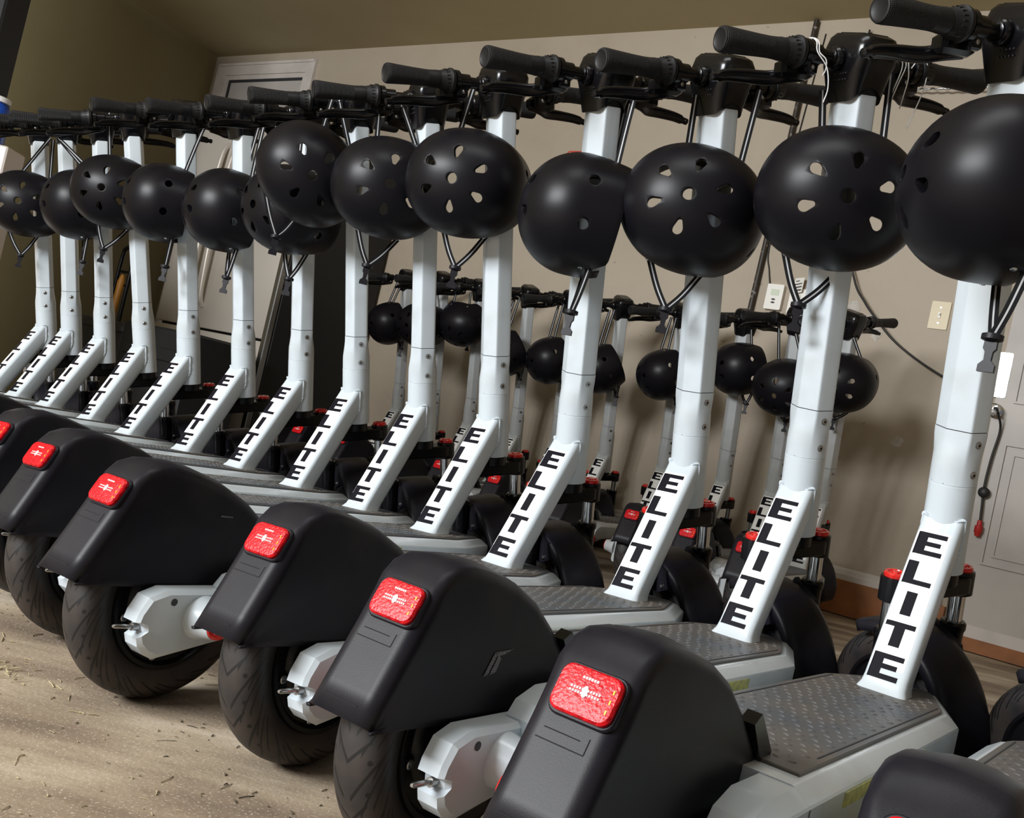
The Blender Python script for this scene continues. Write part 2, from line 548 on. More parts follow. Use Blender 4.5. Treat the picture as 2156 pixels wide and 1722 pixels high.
# ---- wall fittings
th = empty('thermostat', WF @ Matrix.Translation((-1.667, 0, 1.279)))
tag(th, 'small white wall thermostat with a green grey display and two buttons', 'thermostat')
b = MB()
b.prism(rrect(0.038, 0.057, 0.006), (0, 0, 0), (1, 0, 0), (0, 0, 1), (0, -0.022, 0))
link('case', b.mesh('case', M['devwhite'], 40), th)
b = MB()
b.prism(rrect(0.019, 0.014, 0.002), (0.002, -0.022, 0.020), (1, 0, 0), (0, 0, 1), (0, -0.001, 0))
link('display', b.mesh('display', M['lcd'], 0), th)
for dz in (-0.012, -0.026):
    b = MB()
    b.prism(superell(0.009, 0.004, 2, 16), (0.0, -0.022, dz), (1, 0, 0), (0, 0, 1), (0, -0.002, 0))
    link('button', b.mesh('button', M['seam'], 0), th)

ot = empty('wall_outlet', WF @ Matrix.Translation((-1.568, 0, 1.272)))
tag(ot, 'ivory double wall outlet half hidden behind a white scooter stem', 'outlet')
b = MB()
b.prism(rrect(0.035, 0.057, 0.004), (0, 0, 0), (1, 0, 0), (0, 0, 1), (0, -0.006, 0))
link('cover_plate', b.mesh('cover_plate', M['devwhite'], 40), ot)
for dz in (-0.02, 0.02):
    b = MB()
    b.prism(superell(0.016, 0.013, 3, 20), (0, -0.006, dz), (1, 0, 0), (0, 0, 1), (0, -0.003, 0))
    for dx in (-0.006, 0.006):
        b.box((dx - 0.001, -0.0096, dz - 0.002), (dx + 0.001, -0.009, dz + 0.006), 1)
    link('socket', b.mesh('socket', [M['trimwhite'], M['seam']], 0), ot)
b = MB()
b.add([(0, 0, 0), (0.05, -0.01, 0.012), (0.055, -0.022, 0.075), (0.012, -0.012, 0.07)], [(0, 1, 2, 3)])
b.add([(0, -0.001, 0), (0.05, -0.011, 0.012), (0.055, -0.023, 0.075), (0.012, -0.013, 0.07)], [(3, 2, 1, 0)])
for k in range(4):
    z = 0.012 + k * 0.014
    b.add([(0.010 + 0.002 * k, -0.0125, z), (0.046, -0.018, z + 0.008), (0.047, -0.0185, z + 0.012), (0.010 + 0.002 * k, -0.013, z + 0.004)], [(0, 1, 2, 3)], 1)
tg_ = link('paper_tag', b.mesh('paper_tag', [M['devwhite'], M['seam']], 0), None, WF @ Matrix.Translation((-1.597, -0.01, 1.30)))
tag(tg_, 'crumpled printed paper tag hanging over the wall outlet', 'paper tag')

sw = empty('light_switch', WF @ Matrix.Translation((-0.969, 0, 1.277)))
tag(sw, 'yellowed ivory light switch plate beside the nearest white stem', 'light switch')
b = MB()
b.prism(rrect(0.037, 0.057, 0.004), (0, 0, 0), (1, 0, 0), (0, 0, 1), (0, -0.006, 0))
link('cover_plate', b.mesh('cover_plate', M['ivory'], 40), sw)
b = MB()
b.box((-0.005, -0.010, -0.012), (0.005, -0.006, 0.012), 0)
b.box((-0.003, -0.018, -0.001), (0.003, -0.008, 0.008), 0)
link('toggle', b.mesh('toggle', M['devwhite'], 0), sw)
for dz in (-0.032, 0.032):
    b = MB()
    b.lathe([(0, 0.004), (0.0012, 0.0035)], (0, -0.006, dz), (0, -1, 0), 12)
    link('screw', b.mesh('screw', M['steel'], 0), sw)

b = MB()
b.tube([(-1.75, -0.016, 2.56), (-1.755, -0.016, 1.9), (-1.765, -0.016, 1.22), (-1.77, -0.016, 0.9)], 0.013, 10)
tag(wallmesh('conduit_pipe', b, M['conduit'], 60), 'dark scuffed pipe running down the wall beside the thermostat', 'pipe')
b = MB()
b.tube(smoothcurve([(-1.70, -0.004, 2.5), (-1.735, -0.004, 1.8), (-1.745, -0.005, 1.5), (-1.722, -0.006, 1.40), (-1.700, -0.008, 1.325)], 5), 0.003, 6)
tag(wallmesh('thermostat_wire', b, M['cable'], 60), 'thin brown wire dropping down the wall into the thermostat', 'wire')
b = MB()
b.tube(smoothcurve([(-1.50, -0.02, 2.5), (-1.44, -0.03, 1.7), (-1.333, -0.035, 1.395), (-1.266, -0.04, 1.294), (-1.195, -0.045, 1.219), (-1.118, -0.045, 1.148), (-1.02, -0.04, 1.085), (-0.914, -0.03, 1.033), (-0.80, -0.025, 0.985), (-0.735, -0.02, 0.95)], 6), 0.0045, 8)
tag(wallmesh('wall_cable', b, M['cable'], 60), 'black cable swooping across the beige wall toward the door knob', 'cable')
cd = empty('charger_cord', WF @ Matrix.Translation((-0.677, -0.03, 0.93)))
tag(cd, 'black cord hanging from the door knob with a round disc and red plug', 'cord')
b = MB()
b.tube(smoothcurve([(-0.02, -0.03, -0.02), (-0.005, -0.045, 0.0), (0.010, -0.03, -0.03), (0.019, 0.0, -0.08), (0.009, 0.0, -0.187), (0.005, 0.0, -0.30), (0.012, 0.0, -0.385), (0.016, 0.0, -0.438)], 6), 0.0045, 8)
link('cord', b.mesh('cord', M['cable'], 60), cd)
b = MB()
b.lathe([(-0.012, 0.0), (-0.011, 0.016), (-0.005, 0.021), (0.005, 0.021), (0.011, 0.016), (0.012, 0.0)], (0.008, 0, -0.324), (0, 1, 0), 20)
link('disc', b.mesh('disc', M['cable'], 60), cd)
b = MB()
b.lathe([(0, 0.009), (0.02, 0.010), (0.022, 0.015), (0.045, 0.015), (0.052, 0.011), (0.062, 0.010)], (0.016, 0, -0.432), (0, 0, -1), 14)
link('plug', b.mesh('plug', M['redplug'], 50), cd)

b = MB()
b.tube([(-1.46, -0.05, 2.262), (-0.60, -0.05, 2.285)], 0.018, 10)
b.box((-1.44, -0.05, 2.25), (-1.42, -0.002, 2.275))
b.box((-0.9, -0.05, 2.26), (-0.88, -0.002, 2.285))
tag(wallmesh('door_track', b, M['conduit'], 60), 'dark horizontal rail fixed high on the beige wall', 'rail')
b = MB()
pts = [(-1.46 + 0.86 * k / 60.0, -0.045 + 0.003 * math.sin(k * 2.2), 2.205 + 0.02 * (2 * k / 60 - 1) ** 2 + 0.022 * k / 60.0 + 0.003 * math.cos(k * 2.2)) for k in range(61)]
b.tube(pts, 0.004, 6)
tag(wallmesh('steel_cable', b, M['steel'], 60), 'twisted steel cable hanging just under the dark wall rail', 'cable')

sg = empty('warning_sign', WF @ Matrix.Translation((-2.85, 0, 1.86)))
tag(sg, 'red bordered sign on the wall, mostly hidden behind a stem and helmet', 'sign')
b = MB()
b.prism(rrect(0.10, 0.075, 0.02), (0, 0, 0), (1, 0, 0), (0, 0, 1), (0, -0.002, 0))
link('border', b.mesh('border', M['redsign'], 0), sg)
b = MB()
b.prism(rrect(0.092, 0.067, 0.014), (0, -0.002, 0), (1, 0, 0), (0, 0, 1), (0, -0.001, 0))
link('face', b.mesh('face', M['signwhite'], 0), sg)

# ---- fridge (front faces the camera side, about 0.75 m deep)
fr = empty('refrigerator', WF @ Matrix.Translation((-4.495, -0.38, 0)))
tag(fr, 'tall stainless steel refrigerator with two doors and a black side', 'refrigerator')
b = MB()
b.box((-0.475, -0.33, 0.03), (0.475, 0.36, 1.74), bev=0.006)
link('body', b.mesh('body', M['fridge_side'], 30), fr)


def bulged(x0, x1, z0, z1, yb, d, n=10, zn=1):
    mbb = MB()
    loops = []
    for k in range(n + 1):
        t = k / n
        x = x0 + (x1 - x0) * t
        y = yb - d * (1 - abs(2 * t - 1) ** 5) - 0.030
        loops.append([(x, yb, z0), (x, y, z0), (x, y - 0.004, z0 + 0.01), (x, y - 0.004, z1 - 0.01), (x, y, z1), (x, yb, z1)])
    mbb.loft(loops)
    return mbb


split = -0.13
for (x0, x1) in ((-0.475, split - 0.003), (split + 0.003, 0.44)):
    link('door', bulged(x0, x1, 0.625, 1.75, -0.335, 0.014).mesh('door', M['stainless'], 30), fr)
dr = link('freezer_drawer', bulged(-0.475, 0.44, 0.09, 0.61, -0.335, 0.022).mesh('freezer_drawer', M['stainless'], 30), fr)
for hx in (split - 0.045, split + 0.045):
    b = MB()
    pts = [(hx, -0.375, 0.74), (hx, -0.405, 0.80), (hx, -0.42, 1.0), (hx, -0.425, 1.2), (hx, -0.42, 1.4), (hx, -0.405, 1.60), (hx, -0.375, 1.66)]
    b.tube(smoothcurve(pts, 4), 0.014, 10)
    link('handle', b.mesh('handle', M['stainless'], 60), fr)
b = MB()
b.tube(smoothcurve([(-0.36, -0.375, 0.54), (-0.33, -0.41, 0.54), (0.0, -0.425, 0.54), (0.30, -0.41, 0.54), (0.33, -0.375, 0.54)], 4), 0.013, 10)
link('drawer_handle', b.mesh('drawer_handle', M['stainless'], 60), fr)
b = MB()
b.box((0.440, -0.372, 0.09), (0.475, -0.335, 1.75), bev=0.004)
link('edge_strip', b.mesh('edge_strip', M['steel'], 30), fr)

# ---- clutter left of the fridge
tt_ = empty('storage_tote', WF @ Matrix.Translation((-4.86, -1.02, 0)))
tag(tt_, 'dark grey lidded storage tote on the floor in front of the refrigerator', 'tote')
b = MB()
b.loft([[(x * s, y * s, z) for x, y in rrect(0.28, 0.17, 0.03)] for z, s in ((0.0, 0.90), (0.5, 1.0))])
link('bin', b.mesh('bin', M['tote'], 40), tt_)
b = MB()
b.loft([[(x * s, y * s, z) for x, y in rrect(0.30, 0.19, 0.035)] for z, s in ((0.50, 1.0), (0.525, 1.0), (0.53, 0.96), (0.53, 0.90), (0.545, 0.88), (0.548, 0.84))])
link('lid', b.mesh('lid', M['tote'], 30), tt_)
b = MB()
b.box((-0.28, -0.17, 0), (0.28, 0.17, 0.56), bev=0.012)
b.box((-0.24, -0.176, 0.40), (0.24, -0.168, 0.46), bev=0.003)
tag(link('black_crate', b.mesh('black_crate', M['fridge_side'], 30), None, WF @ Matrix.Translation((-4.22, -1.08, 0))), 'black box standing low in front of the refrigerator doors', 'box')
tl = empty('wall_tool_rack', WF @ Matrix.Translation((-5.30, -0.80, 0)))
tag(tl, 'black wire frame holding an amber handled tool, left of the refrigerator', 'tool rack')
b = MB()
b.tube(smoothcurve([(-0.06, 0, 0.0), (-0.06, 0, 0.5), (-0.055, 0, 0.93), (-0.03, 0, 1.0), (0.03, 0, 1.0), (0.06, 0, 0.96), (0.06, 0, 0.5), (0.06, 0, 0.0)], 4), 0.012, 8)
for z in (0.4, 0.78, 0.86):
    b.tube([(-0.06, 0, z), (0.06, 0, z)], 0.007, 6)
link('frame', b.mesh('frame', M['gloss'], 60), tl)
b = MB()
b.lathe([(0, 0.012), (0.1, 0.018), (0.5, 0.018), (0.8, 0.022), (0.84, 0.01)], (0.0, -0.03, 0.0), (0.02, 0.02, 1), 12)
link('tool_handle', b.mesh('tool_handle', M['toolyellow'], 50), tl)

# ---- far left edge of the picture
b = MB()
b.box((-2.75, 3.95, 0.0), (-2.20, 4.10, 1.10), bev=0.006)
b.box((-2.70, 3.945, 0.08), (-2.25, 3.95, 1.0), bev=0.002)
tag(link('white_cabinet', b.mesh('white_cabinet', M['cabinet'], 30)), 'off white cabinet standing at the far left edge of the picture', 'cabinet')
bt = empty('spray_bottle', Matrix.Translation((-2.330, 4.02, 1.10)))
tag(bt, 'blue plastic jug with a white cap on the off white cabinet', 'jug')
b = MB()
b.lathe([(0, 0.055), (0.01, 0.062), (0.02, 0.064), (0.05, 0.064), (0.052, 0.062), (0.10, 0.063), (0.15, 0.062), (0.170, 0.052), (0.180, 0.03)], (0, 0, 0), (0, 0, 1), 24)
link('jug', b.mesh('jug', M['bluepl'], 40), bt)
b = MB()
b.lathe([(0.055, 0.0635), (0.095, 0.0635)], (0, 0, 0), (0, 0, 1), 24)
link('sticker', b.mesh('sticker', M['teal'], 40), bt)
b = MB()
b.lathe([(0.176, 0.036), (0.178, 0.056), (0.196, 0.056), (0.2, 0.05), (0.203, 0.0)], (0, 0, 0), (0, 0, 1), 24)
link('cap', b.mesh('cap', M['tie'], 40), bt)
b = MB()
b.box((-3.15, 4.55, 0.0), (-2.70, 4.75, 2.5), bev=0.01)
b.box((-3.12, 4.54, 0.1), (-2.74, 4.55, 2.4), bev=0.003)
tag(link('black_locker', b.mesh('black_locker', M['fridge_side'], 30)), 'tall black locker at the top left corner of the picture', 'locker')

# ---- dry clippings over the concrete
b = MB()
for k in range(1700):
    x = random.uniform(-1.6, 1.0)
    y = random.uniform(0.7, 3.2)
    if random.random() < 0.5:
        x, y = random.uniform(-1.0, 0.2), random.uniform(0.75, 1.9)
    a = random.uniform(0, PI)
    l = random.choice((0.001, 0.0015, 0.002, 0.003, 0.004, 0.0085)) * random.uniform(0.6, 1.3)
    wd = random.uniform(0.0003, 0.0007)
    dx, dy = math.cos(a), math.sin(a)
    z = wd
    bend = random.uniform(-0.15, 0.15) * l
    P_ = [Vector((x - dx * l, y - dy * l, z)), Vector((x - dy * bend, y + dx * bend, z + 0.0005)), Vector((x + dx * l, y + dy * l, z))]
    b.tube(P_, wd, 4)
for k in range(60):
    x, y = random.gauss(-0.535, 0.028), random.gauss(1.19, 0.018)
    a = random.uniform(0, PI)
    l = random.uniform(0.004, 0.012)
    b.tube([(x, y, 0.001), (x + math.cos(a) * l, y + math.sin(a) * l, random.uniform(0.001, 0.005))], 0.0006, 4)
tag(link('dry_grass_clippings', b.mesh('dry_grass_clippings', M['straw'], 0)), 'dry grass clippings scattered over the bare concrete floor', 'clippings', kind='stuff')

# ================================================================ the scooter
RK = 0.261                                                     # rake of the steering axis
HEADP = Vector((0.1734, 0, 0.3559))                            # bottom of the head tube
AX = Vector((-math.sin(RK), 0, math.cos(RK)))
F0 = Vector((math.cos(RK), 0, math.sin(RK)))
STEER = Matrix((F0, Vector((0, 1, 0)), AX)).transposed().to_4x4()
STEER.translation = HEADP
ZB, ZC, ZD, ZF = 0.1364, 0.2152, 0.7176, 0.7609                # seams, top of the white tube, handlebar
PARTS = []                                                     # (name, mesh, frame, [sub-parts], label)


def part(name, me, frame='body', subs=(), label=None):
    PARTS.append((name, me, frame, list(subs), label))


# --- deck
def outline(i, x_front=0.145, x_rear=-0.60):
    ys, yf = 0.100 - i, 0.050 - i * 0.6
    return [(x_rear, -ys), (0.0 - i * 0.3, -ys), (x_front - i, -yf), (x_front - i, yf), (0.0 - i * 0.3, ys), (x_rear, ys)]


b = MB()
b.loft([[(x, y, z) for x, y in outline(i)] for i, z in ((0.016, 0.118), (0.002, 0.124), (0.0, 0.128), (0.0, 0.164), (0.0012, 0.1665), (0.015, 0.177), (0.018, 0.178))])
for sy in (-1, 1):
    b.loft([[(x, sy * y, z) for y, z in ((0.054, 0.120 + dz), (0.098, 0.120 + dz), (0.100, 0.126 + dz), (0.100, 0.164 - dt), (0.0988, 0.1665 - dt), (0.085, 0.177 - dt), (0.054, 0.177 - dt))] for x, dz, dt in ((-0.595, 0.0, 0.0), (-0.66, 0.0, 0.001), (-0.69, 0.002, 0.012), (-0.70, 0.008, 0.026))])
deck_me = b.mesh('deck', M['white'], 25)
b = MB()
mo = [(-0.57, -0.078), (-0.012, -0.078), (0.006, -0.074), (0.114, -0.038), (0.120, -0.030), (0.120, 0.030), (0.114, 0.038), (0.006, 0.074), (-0.012, 0.078), (-0.57, 0.078)]
b.loft([[(x, y, 0.176) for x, y in mo], [(x, y, 0.1805) for x, y in mo], [(x * 0.998 - 0.0005, y * 0.985, 0.1815) for x, y in mo]])
zt = 0.1815
for ix in range(34):
    for iy in range(-4, 5):
        x = -0.545 + ix * 0.0185
        y = iy * 0.0155 + (0.0078 if ix % 2 else 0)
        if abs(y) > 0.068 or (x > 0.0 and abs(y) > 0.064 - x * 0.33) or x > 0.105:
            continue
        if x > -0.035 and x < 0.09 and abs(y) < 0.036:
            continue
        sgn = 1 if (ix + iy) % 2 else -1
        l, h, wv = 0.0048, 0.0012, 0.0015
        c_, s_ = math.cos(1.1 * sgn), math.sin(1.1 * sgn)
        pr = [(-l, 0), (-l * 0.3, wv), (l * 0.3, wv), (l, 0), (l * 0.3, -wv), (-l * 0.3, -wv)]
        lo = [(x + a * c_ - e * s_, y + a * s_ + e * c_, zt) for a, e in pr]
        hi = [(x + (a * c_ - e * s_) * 0.55, y + (a * s_ + e * c_) * 0.55, zt + h) for a, e in pr]
        b.loft([lo, hi], 0, False, True)
for sy in (-1, 1):
    b.box((-0.50, sy * 0.0700 - 0.0008, zt), (0.0, sy * 0.0700 + 0.0008, zt + 0.0006), 1)
mat_me = b.mesh('deck_mat', [M['deckmat'], M['seam']], 25)
refl = []
for sy in (-1, 1):
    b = MB()
    b.prism([(-0.50, 0.149), (-0.19, 0.149), (-0.19, 0.1625), (-0.50, 0.1625)], (0, sy * 0.0995, 0), (1, 0, 0), (0, 0, 1), (0, sy * 0.0018, 0))
    refl.append(('side_reflector', b.mesh('side_reflector', M['yellow'], 0), [], 'yellowish strip reflector on the deck edge'))
part('deck', deck_me, 'body', [('deck_mat', mat_me, [], 'grey studded rubber mat')] + refl)

# --- down tube with its lettering
P0 = Vector((0.012, 0, 0.175))
P1 = Vector((0.158, 0, 0.424))
TD = (P1 - P0).normalized()
TN = Vector((-TD.z, 0, TD.x))                                   # rearward, upward normal
LT = (P1 - P0).length


def dsec(scale=1.0):
    pts = []
    hw, hb, r = 0.0290 * scale, 0.030 * scale, 0.009 * scale
    # flat rear face, rounded corners, round front
    for k in range(7):
        a = math.radians(90 * k / 6)
        pts.append((hw - r + r * math.sin(a), hb - r + r * math.cos(a)))
    for k in range(1, 12):
        a = math.radians(180 * k / 12)
        pts.append((hw * math.cos(a), -hb * 0.95 * math.sin(a) * 1.0))
    for k in range(7):
        a = math.radians(90 * (6 - k) / 6)
        pts.append((-(hw - r + r * math.sin(a)), hb - r + r * math.cos(a)))
    return pts


def tubept(t, y, n):
    return P0 + TD * t + TN * n + Vector((0, y, 0))


def head_hit(y, n, rad=0.0331):
    """distance along the down tube at which the line (y, n) meets the head tube"""
    o = tubept(0, y, n)
    o2 = o - HEADP
    o2 = o2 - AX * o2.dot(AX)
    d2 = TD - AX * TD.dot(AX)
    A_, B_, C_ = d2.dot(d2), 2 * o2.dot(d2), o2.dot(o2) - rad * rad
    D_ = B_ * B_ - 4 * A_ * C_
    if D_ < 0:
        return -B_ / (2 * A_)
    return (-B_ - math.sqrt(D_)) / (2 * A_)


b = MB()
sec = dsec()
base = []
for y, n in sec:                                                # foot cut level with the deck
    t = (0.180 - (P0.z + TN.z * n)) / TD.z
    base.append((y, n, t))
hits = [head_hit(y * 0.98, n) + 0.006 for y, n in sec]
foot = [tubept(t - 0.002, y * 1.16, n * 1.16) for y, n, t in base]
foot2 = [tubept(t + 0.010, y * 1.03, n * 1.03) for y, n, t in base]
foot3 = [tubept(t + 0.022, y, n) for y, n, t in base]
b.loft([foot, foot2, foot3, [tubept(hits[i], y, n) for i, (y, n) in enumerate(sec)]])
bead = []
for i, (y, n) in enumerate(sec):
    h = head_hit(y * 0.98, n)
    bead.append(tubept(h - 0.001, y * 1.02, n * 1.02))
# ripples of the weld
sm = []
for i in range(len(bead)):
    for k in range(4):
        sm.append(bead[i].lerp(bead[(i + 1) % len(bead)], k / 4))
rads = [(0.0024 + 0.0006 * (1 if (i % 2) else -1)) * (0.25 + 0.75 * min(1, max(0, abs(p.y) - 0.014) / 0.012)) for i, p in enumerate(sm)]
b.tube(sm + [sm[0]], rads + [rads[0]], 6)
dt_me = b.mesh('down_tube', M['white'], 30)
b = MB()


def wrapn(y):
    hw, hb, r = 0.0290, 0.030, 0.009
    a = abs(y) - (hw - r)
    if a <= 0:
        return hb
    return hb - r + math.sqrt(max(r * r - a * a, 0))


T0, T1 = 0.024, 0.252
ys = [-0.0200 + 0.0465 * k / 16 for k in range(17)]
loopa = []
for k in range(17):
    y = ys[k]
    e = max(0, abs(y - 0.00325) - 0.019) / 0.0042
    t0, t1 = T0 + 0.006 * (e ** 2) * 0.5, T1 - 0.006 * (e ** 2) * 0.5
    loopa.append([tubept(t0, y, wrapn(y) + 0.0004), tubept((t0 + t1) / 2, y, wrapn(y) + 0.0004), tubept(t1, y, wrapn(y) + 0.0004), tubept(t1, y, wrapn(y) - 0.001), tubept(t0, y, wrapn(y) - 0.001)])
b.loft(loopa)
lab_me = b.mesh('label', M['label'], 40)

# letters: block capitals built from boxes in a 1 x 1 cell, x to the right, y up
GL = {
    'E': [(0, 0, 0.36, 1), (0.36, 0, 0.98, 0.2), (0.36, 0.41, 0.86, 0.6), (0.36, 0.8, 1.0, 1.0)],
    'L': [(0, 0, 0.36, 1), (0.36, 0, 0.98, 0.2)],
    'I': [(0.32, 0, 0.68, 1)],
    'T': [(0.32, 0, 0.68, 0.8), (0.0, 0.8, 1.0, 1.0)],
}
b = MB()
lw, lh = 0.0400, 0.038
for i, ch in enumerate('ELITE'):
    tc_ = 0.229 - i * 0.0505
    for (x0, y0, x1, y1) in GL[ch]:
        for sx in range(6):                                     # strips follow the curve of the label
            xa, xb = x0 + (x1 - x0) * sx / 6, x0 + (x1 - x0) * (sx + 1) / 6
            qs = []
            for dn in (0.0002, 0.0009):
                l_ = []
                for (xx, yy) in ((xa, y0), (xb, y0), (xb, y1), (xa, y1)):
                    Y = -(xx - 0.5) * lw + 0.0040
                    l_.append(tubept(tc_ + (yy - 0.5) * lh, Y, wrapn(Y) + dn))
                qs.append(l_)
            b.loft(qs)
let_me = b.mesh('lettering', M['letter'], 0)
part('down_tube', dt_me, 'body', [('label', lab_me, [], 'bright white label strip'), ('lettering', let_me, [], 'black capitals ELITE reading downward')])

# --- head tube
b = MB()
b.lathe([(-0.001, 0.0315), (0.0, 0.0331), (ZB - 0.0035, 0.0331), (ZB - 0.0030, 0.0325), (ZB - 0.0018, 0.0325), (ZB - 0.0018, 0.0331), (ZB - 0.0010, 0.0331), (ZB - 0.0010, 0.030)], (0, 0, 0), (0, 0, 1), 40)
part('head_tube', b.mesh('head_tube', M['white'], 30), 'headfix')

# --- rear fender
YO = -0.003
ridge = [(-0.880, 0.152), (-0.868, 0.176), (-0.856, 0.200), (-0.844, 0.224), (-0.834, 0.246), (-0.824, 0.264), (-0.812, 0.277), (-0.795, 0.284), (-0.770, 0.2845), (-0.740, 0.280), (-0.698, 0.270), (-0.655, 0.252), (-0.613, 0.224), (-0.572, 0.191), (-0.541, 0.163), (-0.529, 0.149)]
NRG = len(ridge)
b = MB()
loops = []
for i, (x, z) in enumerate(ridge):
    t = i / (NRG - 1)
    x2, z2 = ridge[min(i + 1, NRG - 1)]
    x1, z1 = ridge[max(i - 1, 0)]
    tv = Vector((x2 - x1, 0, z2 - z1)).normalized()
    inn = Vector((tv.z, 0, -tv.x))                              # toward the wheel
    wv = 0.0355
    r = 0.0135 if i < 5 else 0.0095 + 0.004 * min(1, (i - 5) / 6)
    crown = 0.0 if i < 5 else 0.004 * math.sin(PI * min(1, (i - 5) / 8))
    xb = -0.874 + (0.342) * t
    zb = 0.148 + 0.004 * math.sin(t * PI) * -1
    half = []
    for yy in (0.0, 0.5, 0.93):
        y = yy * (wv - r)
        half.append(Vector((x, y, z)) - inn * crown * (1 - yy * yy))
    for k in range(0, 7):
        a = math.radians(90 * k / 6)
        half.append(Vector((x, wv - r + r * math.sin(a), z)) + inn * (r - r * math.cos(a)))
    side = half[-1]
    bot = Vector((xb, wv, zb))
    # never let the side rise above its own bottom
    if side.z < bot.z:
        side.z = bot.z
    half[-1] = side
    lenb = max((bot - side).length, 1e-4)
    half.append(side.lerp(bot, min(0.3, 0.004 / lenb)))
    half.append(side.lerp(bot, 0.5) + Vector((0, 0.0006, 0)))
    half.append(side.lerp(bot, max(0.85, 1 - 0.006 / lenb)))
    half.append(bot + Vector((0, 0.0028, 0)))
    full = [Vector((p.x, -p.y + YO, p.z)) for p in reversed(half[1:])] + [Vector((p.x, p.y + YO, p.z)) for p in half]
    loops.append(full)
b.loft(loops, 0, False, False, closed=False)
me = b.mesh('rear_fender', M['plastic'], 0)
me.shade_smooth()


def apply_mods(me, mods):
    o = bpy.data.objects.new('tmp', me)
    C.objects.link(o)
    for typ, props in mods:
        md = o.modifiers.new(typ, typ)
        for k, v in props.items():
            setattr(md, k, v)
    dg = bpy.context.evaluated_depsgraph_get()
    dg.update()
    out = bpy.data.meshes.new_from_object(o.evaluated_get(dg))
    out.name = me.name
    bpy.data.objects.remove(o)
    return out


fen_me = apply_mods(me, [('SOLIDIFY', dict(thickness=0.003, offset=-1))])
# moulded panel lines on the back plate and the strap clip in front
pu = Vector((0.45, 0, 0.893))
pn = Vector((-0.893, 0, 0.45))
pb = Vector((-0.880, YO, 0.152))
b = MB()
for (a0, a1, y0, y1) in ((0.012, 0.0128, -0.022, 0.026), (0.066, 0.0668, -0.022, 0.026), (0.074, 0.0748, -0.014, 0.022), (0.0668, 0.078, -0.0224, -0.0216)):
    b.loft([[pb + pu * a + pn * d + Vector((0, y, 0)) for a, y in ((a0, y0 * 0.8), (a1, y0 * 0.8), (a1, y1 * 0.8), (a0, y1 * 0.8))] for d in (-0.001, 0.0006)])
line_me = b.mesh('moulding_line', M['foam'], 0)
# rear light
lc = pb + pu * 0.1035 + Vector((0, -0.004, 0))
rl = Matrix((Vector((0, -1, 0)), pu, pn)).transposed().to_4x4()  # x to the right as seen from behind
rl.translation = lc
b = MB()


def rr_loft(mbb, mtx, stack, mi=0):
    mbb.loft([[mtx @ Vector((x, y, z)) for x, y in rrect(hw, hh, rr)] for hw, hh, rr, z in stack], mi)


rr_loft(b, rl, ((0.0265, 0.0192, 0.009, -0.003), (0.0265, 0.0192, 0.009, 0.002), (0.0255, 0.0182, 0.0085, 0.0035)))
hous_me = b.mesh('rear_light', M['plastic'], 30)
b = MB()
rr_loft(b, rl, ((0.0242, 0.0169, 0.008, 0.003), (0.0242, 0.0169, 0.008, 0.0065), (0.0228, 0.0155, 0.0075, 0.0085), (0.018, 0.011, 0.006, 0.0090)))
lens_me = b.mesh('lens', M['red'], 30)
b = MB()
for k in range(-5, 6):
    if k == 0:
        continue
    for rrw in ((-0.0022, -0.0008), (0.0006, 0.0020)):
        b.box((k * 0.0022 - 0.0008, rrw[0], 0.0086), (k * 0.0022 + 0.0006, rrw[1], 0.0095), 0, rl)
b.prism(superell(0.0022, 0.0042, 2, 12), rl @ Vector((0, 0, 0.0086)), Vector((0, -1, 0)), pu, pn * 0.0011)
for k in range(6):
    b.box((-0.006 + k * 0.0022, 0.0085, 0.0086), (-0.0045 + k * 0.0022, 0.0102, 0.00925), 0, rl)
for k in range(3):
    b.box((0.0190, -0.009 + k * 0.007, 0.0084), (0.0202, -0.006 + k * 0.007, 0.0092), 1, rl)
cell_me = b.mesh('lamp_cells', [M['chip'], M['amber']], 0)
part('rear_fender', fen_me, 'body', [('moulding_line', line_me, [], None)])
part('rear_light', hous_me, 'body', [('lens', lens_me, [], 'glossy red lens'), ('lamp_cells', cell_me, [], 'pale moulded cells in the lens')])
b = MB()
b.prism([(-0.604, 0.214), (-0.590, 0.222), (-0.546, 0.184), (-0.552, 0.176), (-0.570, 0.178)], (0, -0.043, 0), (1, 0, 0), (0, 0, 1), (0, 0.014, 0))
part('fender_clip', b.mesh('fender_clip', M['gloss'], 30))

